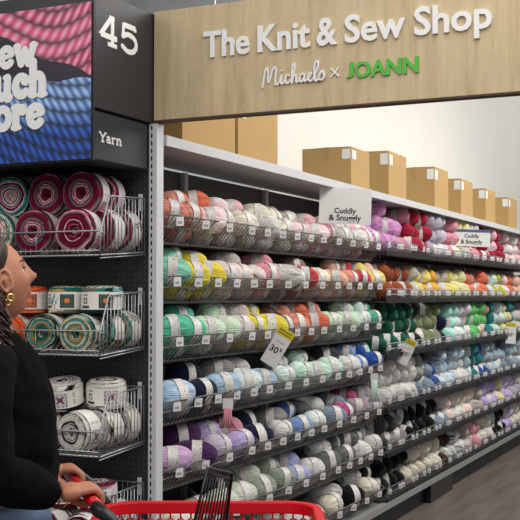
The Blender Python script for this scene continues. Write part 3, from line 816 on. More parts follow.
# poster grid
import math as mm
def poster():
    W_, H_ = 1.21, .60; nx, nz = 420, 208; vs = []; fs = []; cols = []
    for j in range(nz + 1):
        for i in range(nx + 1):
            x = i / nx * W_; z = j / nz * H_
            vs.append((x, 0, z))
            u = W_ - x; # from right edge
            # border between pink (above) and blue (below)
            edge = .285 + .10 * max(0, (u - .12)) / .3 if u < .42 else .385
            edge = .315 + .43 * u; bl = .305 + .04 * u
            if z > edge + .012 * mm.sin(u * 20):
                v = z + .40 * u * (1 if u < .22 else 1) - .45 * u; v = z + .42 * (u) - .55 * u + .05 * mm.sin(u * 7)
                w_ = .062; q = v / w_ + .25 * mm.sin(u * 11); fr = q - mm.floor(q); k = int(mm.floor(q))
                tw = mm.sin(2 * PI * (u / .044 + fr * .9 + k * .37)); sh = mm.sin(PI * fr) ** .6
                t_ = .5 + .5 * tw
                a = (.80, .30, .46) if k % 3 else (.66, .18, .34); b = (.93, .62, .72)
                c = [(a[n_] * (1 - t_) + b[n_] * t_) * (.35 + .65 * sh) for n_ in range(3)]
            elif z > bl + .006 * mm.sin(u * 30):
                c = (.13, .10, .16)
            else:
                v = z - .16 * u + .035 * mm.sin(u * 6 + 1)
                w_ = .052; q = v / w_ + .2 * mm.sin(u * 9); fr = q - mm.floor(q); k = int(mm.floor(q))
                tw = mm.sin(2 * PI * (u / .040 - fr * .9 + k * .41)); sh = mm.sin(PI * fr) ** .6
                t_ = .5 + .5 * tw; hi = min(1, max(0, (z - .10) / .12))
                a = (.05 + .25 * hi, .16 + .28 * hi, .42 + .28 * hi); b = (.16 + .50 * hi, .36 + .42 * hi, .74 + .18 * hi)
                c = [(a[n_] * (1 - t_) + b[n_] * t_) * (.35 + .65 * sh) for n_ in range(3)]
            cols.append(lin([min(1, q_) for q_ in c]))
    for j in range(nz):
        for i in range(nx):
            a = j * (nx + 1) + i; fs.append((a, a + 1, a + nx + 2, a + nx + 1))
    mb = MB(); mb.add(vs, fs, 0, None, cols)
    # backing and edges so that the poster board has thickness
    n0 = len(mb.v); q = [(0, 0, 0), (W_, 0, 0), (W_, 0, H_), (0, 0, H_)]; q2 = [(x, .008, z) for x, _, z in q]
    mb.add(q + q2, [(4, 7, 6, 5), (0, 4, 5, 1), (1, 5, 6, 2), (2, 6, 7, 3), (3, 7, 4, 0)], 0, None, [(.02, .02, .02)] * 8)
    return mb
pm = poster().build('poster', M['poster'], hb); pm.location = (-1.248 + .5, YH - .003 + .2, 2.068 - 2.06)
m_ = MB(); m_.box((-1.27, YH + .005, 2.062), (-.0305, YH + .0118, 2.722)); P_(m_, 'poster_frame', M['black_panel'], hb)
# chunky poster words
def fit(P, x0, z0, s, sx=None):
    sx = sx or s
    return [(x0 + a * sx, z0 + b * s) for a, b in P]
def arc(cx, cz, rx, rz, a0, a1, n=10):
    return [(cx + rx * math.cos(math.radians(a0 + (a1 - a0) * i / n)), cz + rz * math.sin(math.radians(a0 + (a1 - a0) * i / n))) for i in range(n + 1)]
G = {   # x-height 1, widths in second entry: list of (points, relative weight)
 'e': ([(arc(.42, .5, .30, .38, -40, -340, 16), 1), ([(.15, .45), (.70, .58)], .6)], .92),
 'w': ([([(.08, .92), (.32, .12), (.52, .75)], 1), ([(.52, .75), (.72, .12), (1.0, .92)], 1), ([(.0, .92), (.2, .92)], .7), ([(.90, .92), (1.1, .92)], .7)], 1.2),
 'u': ([([(.18, .9), (.18, .35), (.3, .12), (.5, .12), (.66, .35)], 1), ([(.68, .9), (.68, .1), (.8, .1)], 1), ([(.05, .92), (.18, .92)], .6), ([(.55, .92), (.68, .92)], .6)], .98),
 'c': ([(arc(.42, .5, .30, .38, 40, 320, 14), 1), ([(.62, .74), (.63, .72)], 1.3)], .82),
 'h': ([([(.18, 1.45), (.18, .1)], 1), ([(.18, .65), (.35, .88), (.55, .85), (.64, .6), (.64, .1)], 1), ([(.05, .08), (.32, .08)], .6), ([(.5, .08), (.8, .08)], .6), ([(.05, 1.45), (.18, 1.45)], .6)], .98),
 'o': ([(arc(.42, .5, .32, .38, 0, 360, 18), 1)], .92),
 'r': ([([(.18, .9), (.18, .1)], 1), ([(.2, .6), (.34, .84), (.52, .86)], 1), ([(.5, .78), (.52, .78)], 1.3), ([(.04, .08), (.36, .08)], .6), ([(.04, .92), (.18, .92)], .6)], .76),
 'N': ([([(.15, .1), (.15, 1.35)], 1), ([(.15, 1.35), (.75, .1)], 1), ([(.75, .1), (.75, 1.35)], 1)], 1.05),
 'M': ([([(.15, .1), (.15, 1.35)], 1), ([(.15, 1.35), (.55, .3), (.95, 1.35)], 1), ([(.95, .1), (.95, 1.35)], 1)], 1.25),
}
def word(txt, xr, z0, s, wd, ref, name='lettering'):
    tot = sum(G[c][1] for c in txt) * s; x = xr - tot; mb = MB()
    for c in txt:
        st, w_ = G[c]
        for P, k in st: stroke(mb, fit(P, x, z0, s), wd * k * (1 if c.islower() else 1.05), .003, smooth=len(P) > 2 and c not in 'NMw')
        x += w_ * s
    o = mb.build(name, M['letter_white'], None); o.location = (0, YH - .0035, 0); o.parent = hb; o.matrix_parent_inverse = Matrix.Translation(hb.location).inverted()
    return o
zx = lambda px, py: (x_on_y(px, YH), 1.55 + (HOR - py) / FPX * proj((x_on_y(px, YH), YH, 2))[2])
a_ = zx(37, 64); word('New', a_[0], a_[1], .088, .031, None)
a_ = zx(49, 95); word('Much', a_[0], a_[1], .096, .034, None)
a_ = zx(46, 127); word('More', a_[0], a_[1], .096, .034, None)
# side letters "45" and "Yarn" on the face towards the aisle (normal +X, reading along +Y)
def side_letters(strokes, y0, z0, s, wd, name, xface, sy=1.0):
    mb = MB()
    for P, k, sm in strokes: stroke(mb, [(a * s * sy, b * s) for a, b in P], wd * k, .002, smooth=sm, cap=sm)
    o = mb.build(name, M['letter_white'], hb); o.rotation_euler = (0, 0, PI / 2); o.location = (xface + .5, y0 + .2, z0 - 2.06)
    return o
S45 = [([(.42, .95), (.02, .30), (.66, .30)], 1, False), ([(.48, 1.0), (.48, .06)], 1.05, False), ([(.30, .05), (.66, .05)], .8, False), ([(.36, .96), (.55, .96)], .8, False), ([(.0, .30), (.0, .34)], 1, False),
       ([(1.42, .92), (.95, .92)], 1, False), ([(.94, .97), (.90, .50)], .9, False), ([(.90, .52), (1.12, .63), (1.38, .55), (1.46, .32), (1.34, .10), (1.10, .04), (.88, .16)], 1, True), ([(1.40, .92), (1.42, .80)], .8, False)]
yq = y_on_x(98, XH); 
zq = 1.55 + (HOR - 44) / FPX * proj((XH, yq, 2.4))[2]
hq = 30.5 / FPX * proj((XH, yq, 2.4))[2]
side_letters(S45, yq + .005, zq + .014, hq, .021, 'aisle_number', XH, (y_on_x(134.5, XH) - yq) / (1.47 * hq))
SY = [([(.0, 1.0), (.32, .5)], 1, False), ([(.64, 1.0), (.32, .5)], 1, False), ([(.32, .55), (.32, .04)], 1, False), ([(.16, .04), (.48, .04)], .8, False), ([(-.08, 1.0), (.12, 1.0)], .8, False), ([(.54, 1.0), (.74, 1.0)], .8, False),
      ([(.78, .58), (.95, .68), (1.10, .58), (1.10, .04), (1.22, .04)], 1, False), ([(1.10, .38), (.90, .38), (.76, .2), (.88, .04), (1.08, .12)], .9, True),
      ([(1.42, .66), (1.42, .04)], 1, False), ([(1.32, .04), (1.58, .04)], .8, False), ([(1.32, .66), (1.42, .66)], .8, False), ([(1.42, .44), (1.56, .64), (1.72, .64)], .9, True),
      ([(1.95, .66), (1.95, .04)], 1, False), ([(1.86, .04), (2.06, .04)], .8, False), ([(1.86, .66), (1.95, .66)], .8, False), ([(1.95, .48), (2.10, .66), (2.28, .60), (2.32, .4), (2.32, .04)], 1, True), ([(2.22, .04), (2.44, .04)], .8, False)]
yq = y_on_x(101.5, XH); Zq = proj((XH, yq, 2.1))[2]; zq = 1.55 + (HOR - 140.5) / FPX * Zq; hq = 9.5 / FPX * Zq
side_letters(SY, yq, zq, hq, .0075, 'category_word', XH - .012, (y_on_x(123, XH) - yq) / (2.44 * hq))

# ------------------------------------------------------------------ wooden shop sign across the aisle
sg = empty('shop_sign', (1.2, .03, 2.27)); tag(sg, 'wide pale wood sign reading The Knit & Sew Shop over the aisle', 'sign')
m_ = MB(); m_.box((-.022, .0, 2.276), (2.9, .05, 2.73)); P_(m_, 'sign_panel', M['wood'], sg)
m_ = MB(); m_.box((-.022, -.002, 2.268), (2.9, .052, 2.2755)); P_(m_, 'shaded_underside', M['sign_underside'], sg)  # thin dark strip, shade of the sign's underside put into its colour
def sgpart(o, x, z):
    o.parent = sg; o.location = (x - 1.2, -.0005 - .03, z - 2.27)
wd0 = 1.179
full = ['The', 'Knit', '&', 'Sew', 'Shop']
spans = [(204, 250), (258.5, 311), (318, 338), (346, 407), (416, 494.5)]
zb = 2.515
for t_, (p0, p1) in zip(full, spans):
    x0, x1 = x_on_y(p0, 0), x_on_y(p1, 0)
    o = text_mesh(t_, M['letter_white'], x1 - x0, .010, offset=.022, name='lettering')
    zs = [v.co.z for v in o.data.vertices]; capx = {'The': 0, 'Knit': 0, '&': 0, 'Sew': 0, 'Shop': 0}
    hts = max(zs); s = .104 / hts
    lo = min(zs)
    for v in o.data.vertices: v.co.z = v.co.z * s + (0 if t_ != 'x' else 0)
    sgpart(o, x0, zb)
o = text_mesh('JOANN', M['letter_green'], x_on_y(420, 0) - x_on_y(347.5, 0), .007, offset=.03)
mx_ = max(v.co.z for v in o.data.vertices)
wj = (x_on_y(420, 0) - x_on_y(347.5, 0)) * .125; lo_ = min(v.co.z for v in o.data.vertices)
for v in o.data.vertices:
    if lo_ < -.1 * mx_ and v.co.x < wj: v.co.z = (v.co.z - lo_) / (mx_ - lo_) * mx_; v.co.x *= 1.12
    v.co.z *= .060 / mx_
sgpart(o, x_on_y(347.5, 0), 2.377)
SM = [[(0, -.12), (.14, .75), (.26, 1.05), (.32, .8), (.36, .15), (.55, .75), (.70, 1.05), (.78, .85), (.74, .1), (.86, -.02), (1.0, .15)],
      [(1.0, .15), (1.10, .50), (1.08, .08), (1.2, .02), (1.3, .2)], [(1.14, .78), (1.16, .80)],
      [(1.56, .44), (1.44, .5), (1.32, .25), (1.42, .0), (1.62, .12)],
      [(1.62, .12), (1.86, .80), (1.84, 1.12), (1.74, .9), (1.70, 0), (1.80, .38), (1.93, .44), (1.96, .05), (2.1, .08)],
      [(2.42, .44), (2.26, .48), (2.14, .2), (2.25, .0), (2.40, .25), (2.44, .46), (2.42, .05), (2.55, .08)],
      [(2.55, .08), (2.74, .28), (2.82, .44), (2.72, .5), (2.62, .22), (2.74, .0), (2.92, .12)],
      [(2.92, .12), (3.18, .85), (3.14, 1.15), (3.0, .9), (3.0, .1), (3.12, .0), (3.24, .2)],
      [(3.24, .2), (3.42, .55), (3.52, .25), (3.42, .02), (3.24, .06)]]
mb = MB(); W_ = x_on_y(325, 0) - x_on_y(263, 0)
for P in SM: stroke(mb, [(a * W_ / 3.5, b * .066) for a, b in P], .0068, .006)
o = mb.build('lettering', M['letter_white']); sgpart(o, x_on_y(263, 0), 2.378)
mb = MB(); q = .034
stroke(mb, [(0, 0), (q, q)], .005, .006, False, False); stroke(mb, [(0, q), (q, 0)], .005, .0062, False, False)
o = mb.build('lettering', M['letter_white']); sgpart(o, x_on_y(331.5, 0), 2.387)
for x in (.25, 2.6):
    m_ = MB(); m_.tube([(x, .025, 2.73), (x, .025, 5.55)], .004); P_(m_, 'hanging_rod', M['wire'], sg)

# ------------------------------------------------------------------ small signs and sale cards
def facing(px, py, Z, yaw=0):
    return at(px, py, Z), YAW + yaw
def card(px, py, X, w_, h_, tilt, label, kind, yaw=.35, sc=1):
    y = y_on_x(px, X); Z = proj((X, y, 1))[2]; z = 1.55 + (HOR - py) / FPX * Z
    r = empty('sale_card' if kind == 'sale' else 'shelf_sign', (X, y, z)); r.rotation_euler = (0, 0, yaw); tag(r, label, 'sign')
    inner = r
    m = MB(); m.box((-w_ / 2, 0, -h_ / 2), (w_ / 2, .002, h_ / 2)); b = m.build('card', M['paper'], r)
    rot = Matrix.Rotation(tilt, 4, 'Y')
    parts = [b]
    if kind == 'sale':
        m = MB(); m.box((-w_ / 2, -.0012, h_ * .30), (w_ / 2, -.0002, h_ / 2)); parts.append(m.build('yellow_header', M['yellow_card'], r))
        m = MB()
        for k in range(2):
            for j in range(7): m.box((-w_ * .42 + j * w_ * .12, -.002, h_ * (.43 - .07 * k) - .003), (-w_ * .42 + j * w_ * .12 + w_ * .085, -.0012, h_ * (.43 - .07 * k) + .003))
        parts.append(m.build('header_print', M['ink'], r)); m = MB()
        for j in range(6): m.box((-w_ * .28 + j * w_ * .095, -.001, h_ * .14 - .0015), (-w_ * .28 + j * w_ * .095 + w_ * .06, -.0002, h_ * .14 + .0015))
        parts.append(m.build('small_print', M['ink'], r))
        t = text_mesh('30', M['ink'], w_ * .5, .0006, .02); t.parent = r
        for v in t.data.vertices: v.co += Vector((-w_ * .36, -.0007, -h_ * .16))
        parts.append(t)
        t = text_mesh('%', M['ink'], w_ * .17, .0006, .02); t.parent = r
        for v in t.data.vertices: v.co += Vector((w_ * .18, -.0007, -h_ * .06))
        parts.append(t)
    else:
        for j, s in enumerate(('Cuddly', '& Snuggly')):
            ww = w_ * (.42 if j == 0 else .62) * (1 if kind == 'big' else .95)
            t = text_mesh(s, M['ink'], ww, .0006, .02); t.parent = r
            zb_ = (-h_ * .20 if j == 0 else -h_ * .40)
            if kind == 'small': zb_ = (h_ * .02 if j == 0 else -h_ * .33)
            for v in t.data.vertices: v.co += Vector((-ww / 2, -.0007, zb_))
            parts.append(t)
        if kind == 'small':
            m = MB(); m.box((-w_ / 2, -.0012, h_ * .34), (w_ / 2, -.0002, h_ / 2)); parts.append(m.build('blue_header', M['blue_card'], r))
    for p in parts:
        p.data.transform(rot)
    return r
sZ = proj((0, y_on_x(278, .03), 1))[2]; k_ = sZ / FPX
card(277.5, 347, .035, 17.5 * k_, 40 * k_, math.radians(31), 'tilted white and yellow 30% card hung on the near baskets', 'sale', .2)
sZ = proj((0, y_on_x(406, .03), 1))[2]; k_ = sZ / FPX
card(406.5, 352, .03, 11 * k_, 26 * k_, math.radians(24), 'tilted white and yellow 30% card where the far shelves begin', 'sale', .3)
sZ = proj((0, y_on_x(510, .03), 1))[2]; k_ = sZ / FPX
card(510.5, 333, .03, 10 * k_, 21 * k_, math.radians(3), 'upright white and yellow 30% card near the right edge', 'sale', .4)
sZ = proj((0, y_on_x(345, .05), 1))[2]; k_ = sZ / FPX
card(345.5, 206, .06, 52 * k_, 36 * k_, math.radians(2), 'larger grey Cuddly & Snuggly shelf sign above the wire baskets', 'big', .45)
sZ = proj((0, y_on_x(472, .05), 1))[2]; k_ = sZ / FPX
card(472, 238, .05, 37 * k_, 17 * k_, math.radians(2), 'smaller Cuddly & Snuggly shelf sign with blue header, farther along', 'small', .45)
# yarn sample tassels
def tassel(px, py0, py1, X, c, label):
    y = y_on_x(px, X); Z = proj((X, y, 1))[2]; k = Z / FPX; z0 = 1.55 + (HOR - py0) * k
    r = empty('yarn_sample', (X, y, z0), ) ; r.rotation_euler = (0, 0, .3); tag(r, label, 'yarn sample')
    m = MB(); m.box((-.024, -.001, -.05), (.024, .001, 0)); m.build('hang_tag', M['paper'], r)
    h = (py1 - py0) * k; m = MB(); rr = random.Random(2)
    for i in range(46):
        a = rr.uniform(-1, 1); b = rr.uniform(-.5, .5)
        pts = [(a * .016, b * .008, -.045), (a * .017 + rr.uniform(-.002, .002), b * .012, -.045 - (h - .045) * .5), (a * .040, b * .016, -h + rr.uniform(0, .01))]
        m.tube(pts, .0034, 5)
    m.build('strands', YM[c], r, smooth=True)
tassel(228, 398, 428, .02, 'pnk', 'pink yarn sample hanging below the fourth basket row')
tassel(374, 373, 402, .02, 'mgr', 'pale mint green yarn sample hanging at the end of the baskets')

# ------------------------------------------------------------------ shopping cart (local x forward, y away from the camera)
CZ = 2.86
def cloc(xc, Z, z): # cart/person local helper in level camera axes
    return CAM.xy.to_3d() + Fv * Z + Rv * xc + Vector((0, 0, z))
ct = empty('shopping_cart', cloc(0, CZ, 0), YAW); tag(ct, 'red shopping cart with black handle and wire child seat', 'shopping cart')
def hexwall(mb, p0, ux, uz, nx, nz, s, t):
    """honeycomb wall of hexagonal struts"""
    for r_ in range(nz):
        for c_ in range(nx):
            cx = (c_ + .5 * (r_ % 2)) * s * 1.732; cz = -r_ * s * 1.5
            cn = [Vector(p0) + ux * (cx + s * math.sin(a * PI / 3)) + uz * (cz + s * math.cos(a * PI / 3)) for a in range(6)]
            for a, b in ((0, 1), (1, 2), (2, 3)) + (((3, 4),) if r_ == nz - 1 else ()): mb.tube([cn[a], cn[b]], t, 4)
X0, X1 = -.44, .12; YF, YN = .25, -.25; ZR = .955
rim = MB()
def rrect(x0, x1, y0, y1, r, z, n=5):
    P = []
    for cx, cy, a0 in ((x1 - r, y1 - r, 0), (x0 + r, y1 - r, 90), (x0 + r, y0 + r, 180), (x1 - r, y0 + r, 270)):
        for i in range(n + 1):
            a = math.radians(a0 + 90 * i / n); P.append((cx + r * math.cos(a), cy + r * math.sin(a), z))
    return P
# flat deep rim: box section swept round
def sweep(mb, P, hw, hh):
    n = len(P); vs = []
    for i, p in enumerate(P):
        a = Vector(P[i - 1]); b = Vector(P[(i + 1) % n]); d_ = (b - a).normalized(); nrm = Vector((d_.y, -d_.x, 0))
        for s, t in ((1, 1), (-1, 1), (-1, -1), (1, -1)): vs.append(Vector(p) + nrm * hw * s + Vector((0, 0, hh * t)))
    fs = []
    for i in range(n):
        j = (i + 1) % n
        for k in range(4): fs.append((i * 4 + k, i * 4 + (k + 1) % 4, j * 4 + (k + 1) % 4, j * 4 + k))
    mb.add(vs, fs)
rim = MB(); sweep(rim, rrect(X0, X1 + .04, YN, YF, .09, ZR - .017), .013, .017); rim.build('rim', M['red'], ct, bevel=.004)
for (nm, p0, ux, L_) in (('side_panel', (X0 + .02, YF - .004, ZR - .04), Vector((1, 0, 0)), .62), ('side_panel', (X0 + .02, YN + .004, ZR - .04), Vector((1, 0, 0)), .62), ('front_panel', (X1 + .03, YN + .05, ZR - .04), Vector((0, 1, 0)), .40)):
    m = MB(); s = .017; up_ = Vector((0, 0, 1)); hexwall(m, Vector(p0), ux, up_, int(L_ / (s * 1.732)), 16, s, .0026)
    m.build(nm, M['red'], ct)
m = MB(); m.box((X0 + .02, YN + .02, .52), (X1 + .02, YF - .02, .535)); m.build('floor_panel', M['red'], ct)
m = MB(); m.box((X0+.02, YN + .02, .535), (X0 + .03, YF - .02, ZR - .03)); m.build('rear_gate', M['red'], ct)
m = MB()
for y in (YF, YN):
    m.tube([(X0 + .02, y, .52), (X0 + .1, y * .95, .3), (X1, y * .9, .18)], .013, 8); m.tube([(X0 - .06, y * .95, .16), (X1 + .1, y * .9, .16)], .013, 8)
    m.tube([(X0 - .04, y * .95, .16), (X0 + .02, y, .55)], .013, 8); m.tube([(X1, y * .9, .18), (X1 + .02, y * .95, .52)], .013, 8)
m.tube([(X0 - .04, YN * .95, .16), (X0 - .04, YF * .95, .16)], .013, 8)
m.build('chassis', M['black_plastic'], ct, smooth=True)
for x in (X0 - .02, X1 + .06):
    for y in (YF * .93, YN * .93):
        m = MB(); m.tube([(x, y - .012, .06), (x, y + .012, .06)], .06, 20); m.tube([(x, y, .06), (x + .015, y, .15)], .012, 6); m.build('wheel', M['black_plastic'], ct)
# handle: from far bracket to near bracket, slightly slanted
HF = Vector((-.545, .20, 1.04)); HN = Vector((-.395, -.22, 1.03))
m = MB(); m.tube([HF, HN], .0145, 12); m.build('handle_bar', M['red'], ct, smooth=True)
for (a, y) in ((HF, YF), (HN, YN)):
    m = MB(); sgn = 1 if y > 0 else -1
    m.tube([a + Vector((-.006, .0, 0)), a + Vector((.002, .028 * sgn, .0)), a + Vector((.022, .045 * sgn, -.008)), a + Vector((.055, .048 * sgn, -.035)), a + Vector((.10, .048 * sgn, -.085)), a + Vector((.125, .045 * sgn, -.125))], [.017, .018, .017, .015, .014, .012], 10)
    m.build('handle_bracket', M['black_plastic'], ct, smooth=True)
# child seat wire panel
m = MB()
TL = at(208, 467, 2.78) ; TR = at(232, 472, 3.02); BL = at(190, 540, 2.78); BR = at(224, 540, 3.02)
inv = ct.matrix_basis.inverted()
ct_m = Matrix.Translation(ct.location) @ Matrix.Rotation(YAW, 4, 'Z'); inv = ct_m.inverted()
TL, TR, BL, BR = [inv @ q for q in (TL, TR, BL, BR)]
m.tube([BL, TL, TR, BR], .0048, 6)
for i in range(1, 10): m.tube([TL.lerp(TR, i / 10), BL.lerp(BR, i / 10)], .0024, 5)
for k in (.08, .93): m.tube([TL.lerp(BL, k), TR.lerp(BR, k)], .003, 5)
m.build('child_seat', M['black_plastic'], ct, smooth=True)

# ------------------------------------------------------------------ the person (local x forward, y left, z up)
root = empty('person', cloc(-.705, CZ, 0), YAW + math.radians(6))
tag(root, 'person in black sweater and jeans pushing the red cart, looking at the yarn', 'person')
def skin_mesh(chains, name, sub=2):
    """chains: list of [(x,y,z,r),...]; each grown by its own Skin modifier; returns joined world mesh"""
    objs = []
    for ch in chains:
        me = bpy.data.meshes.new('c'); me.from_pydata([c[:3] for c in ch], [(i, i + 1) for i in range(len(ch) - 1)], [])
        o = bpy.data.objects.new('c', me); COL.objects.link(o)
        md = o.modifiers.new('s', 'SKIN'); md.use_smooth_shade = True
        for i, c in enumerate(ch):
            rr = c[3] if isinstance(c[3], tuple) else (c[3], c[3]); me.skin_vertices[0].data[i].radius = rr
        me.skin_vertices[0].data[0].use_root = True
        s = o.modifiers.new('u', 'SUBSURF'); s.levels = sub
        objs.append(o)
    bpy.context.view_layer.update(); dg = bpy.context.evaluated_depsgraph_get()
    bm = bmesh.new()
    for o in objs:
        me = bpy.data.meshes.new_from_object(o.evaluated_get(dg)); bm.from_mesh(me)
    for o in objs: bpy.data.objects.remove(o)
    return bm
def head_bm(c, yaw, pitch):
    """sculpted head: local x forward; centre between the ears"""
    bm = bmesh.new(); nu, nv = 96, 72; ring = []
    def gz(a, b, s): return math.exp(-((a / s) ** 2) - ((b / s) ** 2))
    for j in range(nv + 1):
        ph = -PI / 2 + PI * j / nv; row = []
        for i in range(nu):
            th = 2 * PI * i / nu
            dx, dy, dz = math.cos(ph) * math.cos(th), math.cos(ph) * math.sin(th), math.sin(ph)
            x = dx * .094 - .008; y = dy * .074; z = dz * .115
            if dz < 0:       # jaw: narrows, back of the skull rises
                y *= 1 - .22 * (-dz) ** 1.4
                if dx < 0: x *= 1 - .45 * (-dz) ** 1.2
                else: x *= 1 - .10 * (-dz) ** 2
            if dx > 0:
                x -= .006 * dx
                # features by height z and side y
                x += .028 * math.exp(-(y / .010) ** 2) * math.exp(-((z + .022) / .014) ** 2)      # nose tip
                x += .014 * math.exp(-(y / .010) ** 2) * math.exp(-((z - .002) / .020) ** 2)      # bridge
                x += .007 * math.exp(-(y / .024) ** 2) * math.exp(-((z + .051) / .007) ** 2)      # upper lip
                x += .008 * math.exp(-(y / .020) ** 2) * math.exp(-((z + .065) / .007) ** 2)      # lower lip
                x += .012 * math.exp(-(y / .022) ** 2) * math.exp(-((z + .094) / .014) ** 2)      # chin
                x += .005 * math.exp(-((z - .030) / .010) ** 2) * math.exp(-(y / .05) ** 2)        # brow
                x -= .009 * (gz(abs(y) - .031, z - .008, .015))                                    # sockets
                x += .006 * gz(abs(y) - .042, z + .022, .020)                                       # cheek bones
            row.append(bm.verts.new((x, y, z)))
            if j in (0, nv): break
        ring.append(row)
    for j in range(nv):
        A, B = ring[j], ring[j + 1]
        for i in range(nu):
            k = (i + 1) % nu
            if len(A) == 1: bm.faces.new((A[0], B[k], B[i]))
            elif len(B) == 1: bm.faces.new((A[i], A[k], B[0]))
            else: bm.faces.new((A[i], A[k], B[k], B[i]))
    for s in (-1, 1):        # ears: curved rim, bowl and lobe
        t = MB(); P = [(-.004 + .017 * math.cos(a) * (1), s * (.073 + .012 * (1 - math.cos(a)) * .5), -.005 + .030 * math.sin(a)) for a in [math.radians(q) for q in range(-60, 280, 20)]]
        t.tube(P, .0048, 8); t.tube([(-.006, s * .068, -.03), (-.004, s * .074, -.036)], .008, 8)
        t.tube([(-.004, s * .066, .015), (-.006, s * .073, 0), (-.003, s * .068, -.02)], [.008, .010, .008], 8)
        vv = [bm.verts.new(p) for p in t.v]
        for f in t.f:
            try: bm.faces.new([vv[i] for i in f])
            except ValueError: pass
    mt = Matrix.Translation(c) @ Matrix.Rotation(yaw, 4, 'Z') @ Matrix.Rotation(-pitch, 4, 'Y')
    bmesh.ops.transform(bm, matrix=mt, verts=bm.verts)
    return bm, mt
from mathutils.bvhtree import BVHTree
HC = Vector((.004, 0, 1.592))
HYAW, HPIT = math.radians(24), math.radians(17)
hbm, HM = head_bm(HC, HYAW, HPIT)
hbvh = BVHTree.FromBMesh(hbm)
def face(y, z, out=0):
    o_ = HM @ Vector((.3, y, z)); d_ = (HM.to_3x3() @ Vector((-1, 0, 0))).normalized()
    h_ = hbvh.ray_cast(o_, d_)[0]; return h_ - d_ * out
inv_r = (Matrix.Translation(root.location) @ Matrix.Rotation(root.rotation_euler.z, 4, 'Z')).inverted()
ct_w = Matrix.Translation(ct.location) @ Matrix.Rotation(YAW, 4, 'Z')
hf = inv_r @ (ct_w @ HF); hn = inv_r @ (ct_w @ HN); bd = (hn - hf).normalized()      # bar direction, towards the camera
gripL = hf.lerp(hn, .14); gripR = hf.lerp(hn, .76)
def hand(B, wrist, side):
    """fingers over the bar; side +1: index finger lies towards -bd"""
    fw = (B - wrist); fw.z = 0; fw.normalize(); upv = Vector((0, 0, 1)); al = bd * side
    ch = []
    def q(f, a, u): return B + fw * f + al * a + upv * u
    # palm: broad chains from the wrist to each knuckle
    kn = []
    lens = (.95, 1.06, 1.0, .82)
    for i in range(4):
        a = -.033 + .022 * i; k = q(-.020 - .004 * abs(i - 1), a, .031 - .003 * abs(i - 1)); kn.append(k)
        w0 = wrist + al * (a * .55)
        ch.append([(*w0, .021), (*w0.lerp(k, .55), .0205), (*k, .0135)])
        l = lens[i]
        ch.append([(*w0.lerp(k, .8), .0105), (*k, .0105), (*q(.004, a * 1.02, .030), .0108), (*q(.0235, a * 1.04, .014 * l), .0100), (*q(.0225, a * 1.03, -.010 * l), .0094), (*q(.006, a, -.0225), .0085)])
    t0 = wrist + al * -.030 + fw * .02 + upv * -.004
    ch.append([(*t0, .014), (*q(-.042, -.046, -.004), .0145), (*q(-.018, -.046, -.020), .0125), (*q(.006, -.036, -.0245), .0105)])
    return ch, fw
wr = gripR + Vector((-.078, -.030, .018)); wl = gripL + Vector((-.088, .012, .018))
hr, _ = hand(gripR, wr, 1); hl, _ = hand(gripL, wl, -1)
ER = Vector((.03, -.255, 1.12)); EL = Vector((-.01, .25, 1.13))
chains = [
 [(0, 0, .94, (.155, .13)), (.0, 0, 1.08, (.13, .105)), (0, 0, 1.24, (.145, .11)), (-.01, 0, 1.38, (.13, .09)), (-.014, 0, 1.43, .062), (-.008, 0, 1.50, .053), (-.002, 0, 1.56, .055)],
 [(-.01, -.06, 1.40, .07), (-.01, -.165, 1.395, .062), (.0, -.215, 1.30, .052), (*ER, .042), (*ER.lerp(wr, .35), .038), (*wr, .025)],
 [(-.01, .06, 1.40, .07), (-.01, .165, 1.395, .062), (.0, .215, 1.30, .052), (*EL, .042), (*EL.lerp(wl, .35), .038), (*wl, .025)],
 [(0, -.085, .93, .10), (.01, -.095, .80, .085), (.02, -.095, .50, .058), (.0, -.10, .30, .055), (-.02, -.10, .09, .038), (.02, -.10, .045, .036), (.13, -.105, .035, .03)],
 [(0, .085, .93, .10), (.03, .095, .80, .085), (.08, .095, .50, .058), (.06, .10, .30, .055), (.04, .10, .09, .038), (.08, .10, .045, .036), (.19, .105, .035, .03)],
] + hr + hl
bm = skin_mesh(chains, 'body')
tmp = bpy.data.meshes.new('h'); hbm.to_mesh(tmp); bm.from_mesh(tmp)
def remesh(bm, vox, name, mat, parent, smooth_it=2, disp=None):
    me = bpy.data.meshes.new(name); bm.to_mesh(me); o = bpy.data.objects.new(name, me); COL.objects.link(o)
    md = o.modifiers.new('r', 'REMESH'); md.mode = 'VOXEL'; md.voxel_size = vox; md.use_smooth_shade = True
    sm = o.modifiers.new('s', 'SMOOTH'); sm.iterations = smooth_it; sm.factor = .5
    bpy.context.view_layer.update()
    me2 = bpy.data.meshes.new_from_object(o.evaluated_get(bpy.context.evaluated_depsgraph_get())); bpy.data.objects.remove(o)
    if disp:
        nrm = [v.normal.copy() for v in me2.vertices]
        for v, n_ in zip(me2.vertices, nrm): v.co += n_ * disp(v.co)
    me2.materials.clear(); me2.materials.append(mat); me2.name = name
    for p in me2.polygons: p.use_smooth = True
    return link(name, me2, parent)
remesh(bm, .0036, 'body', M['skin'], root, 2)
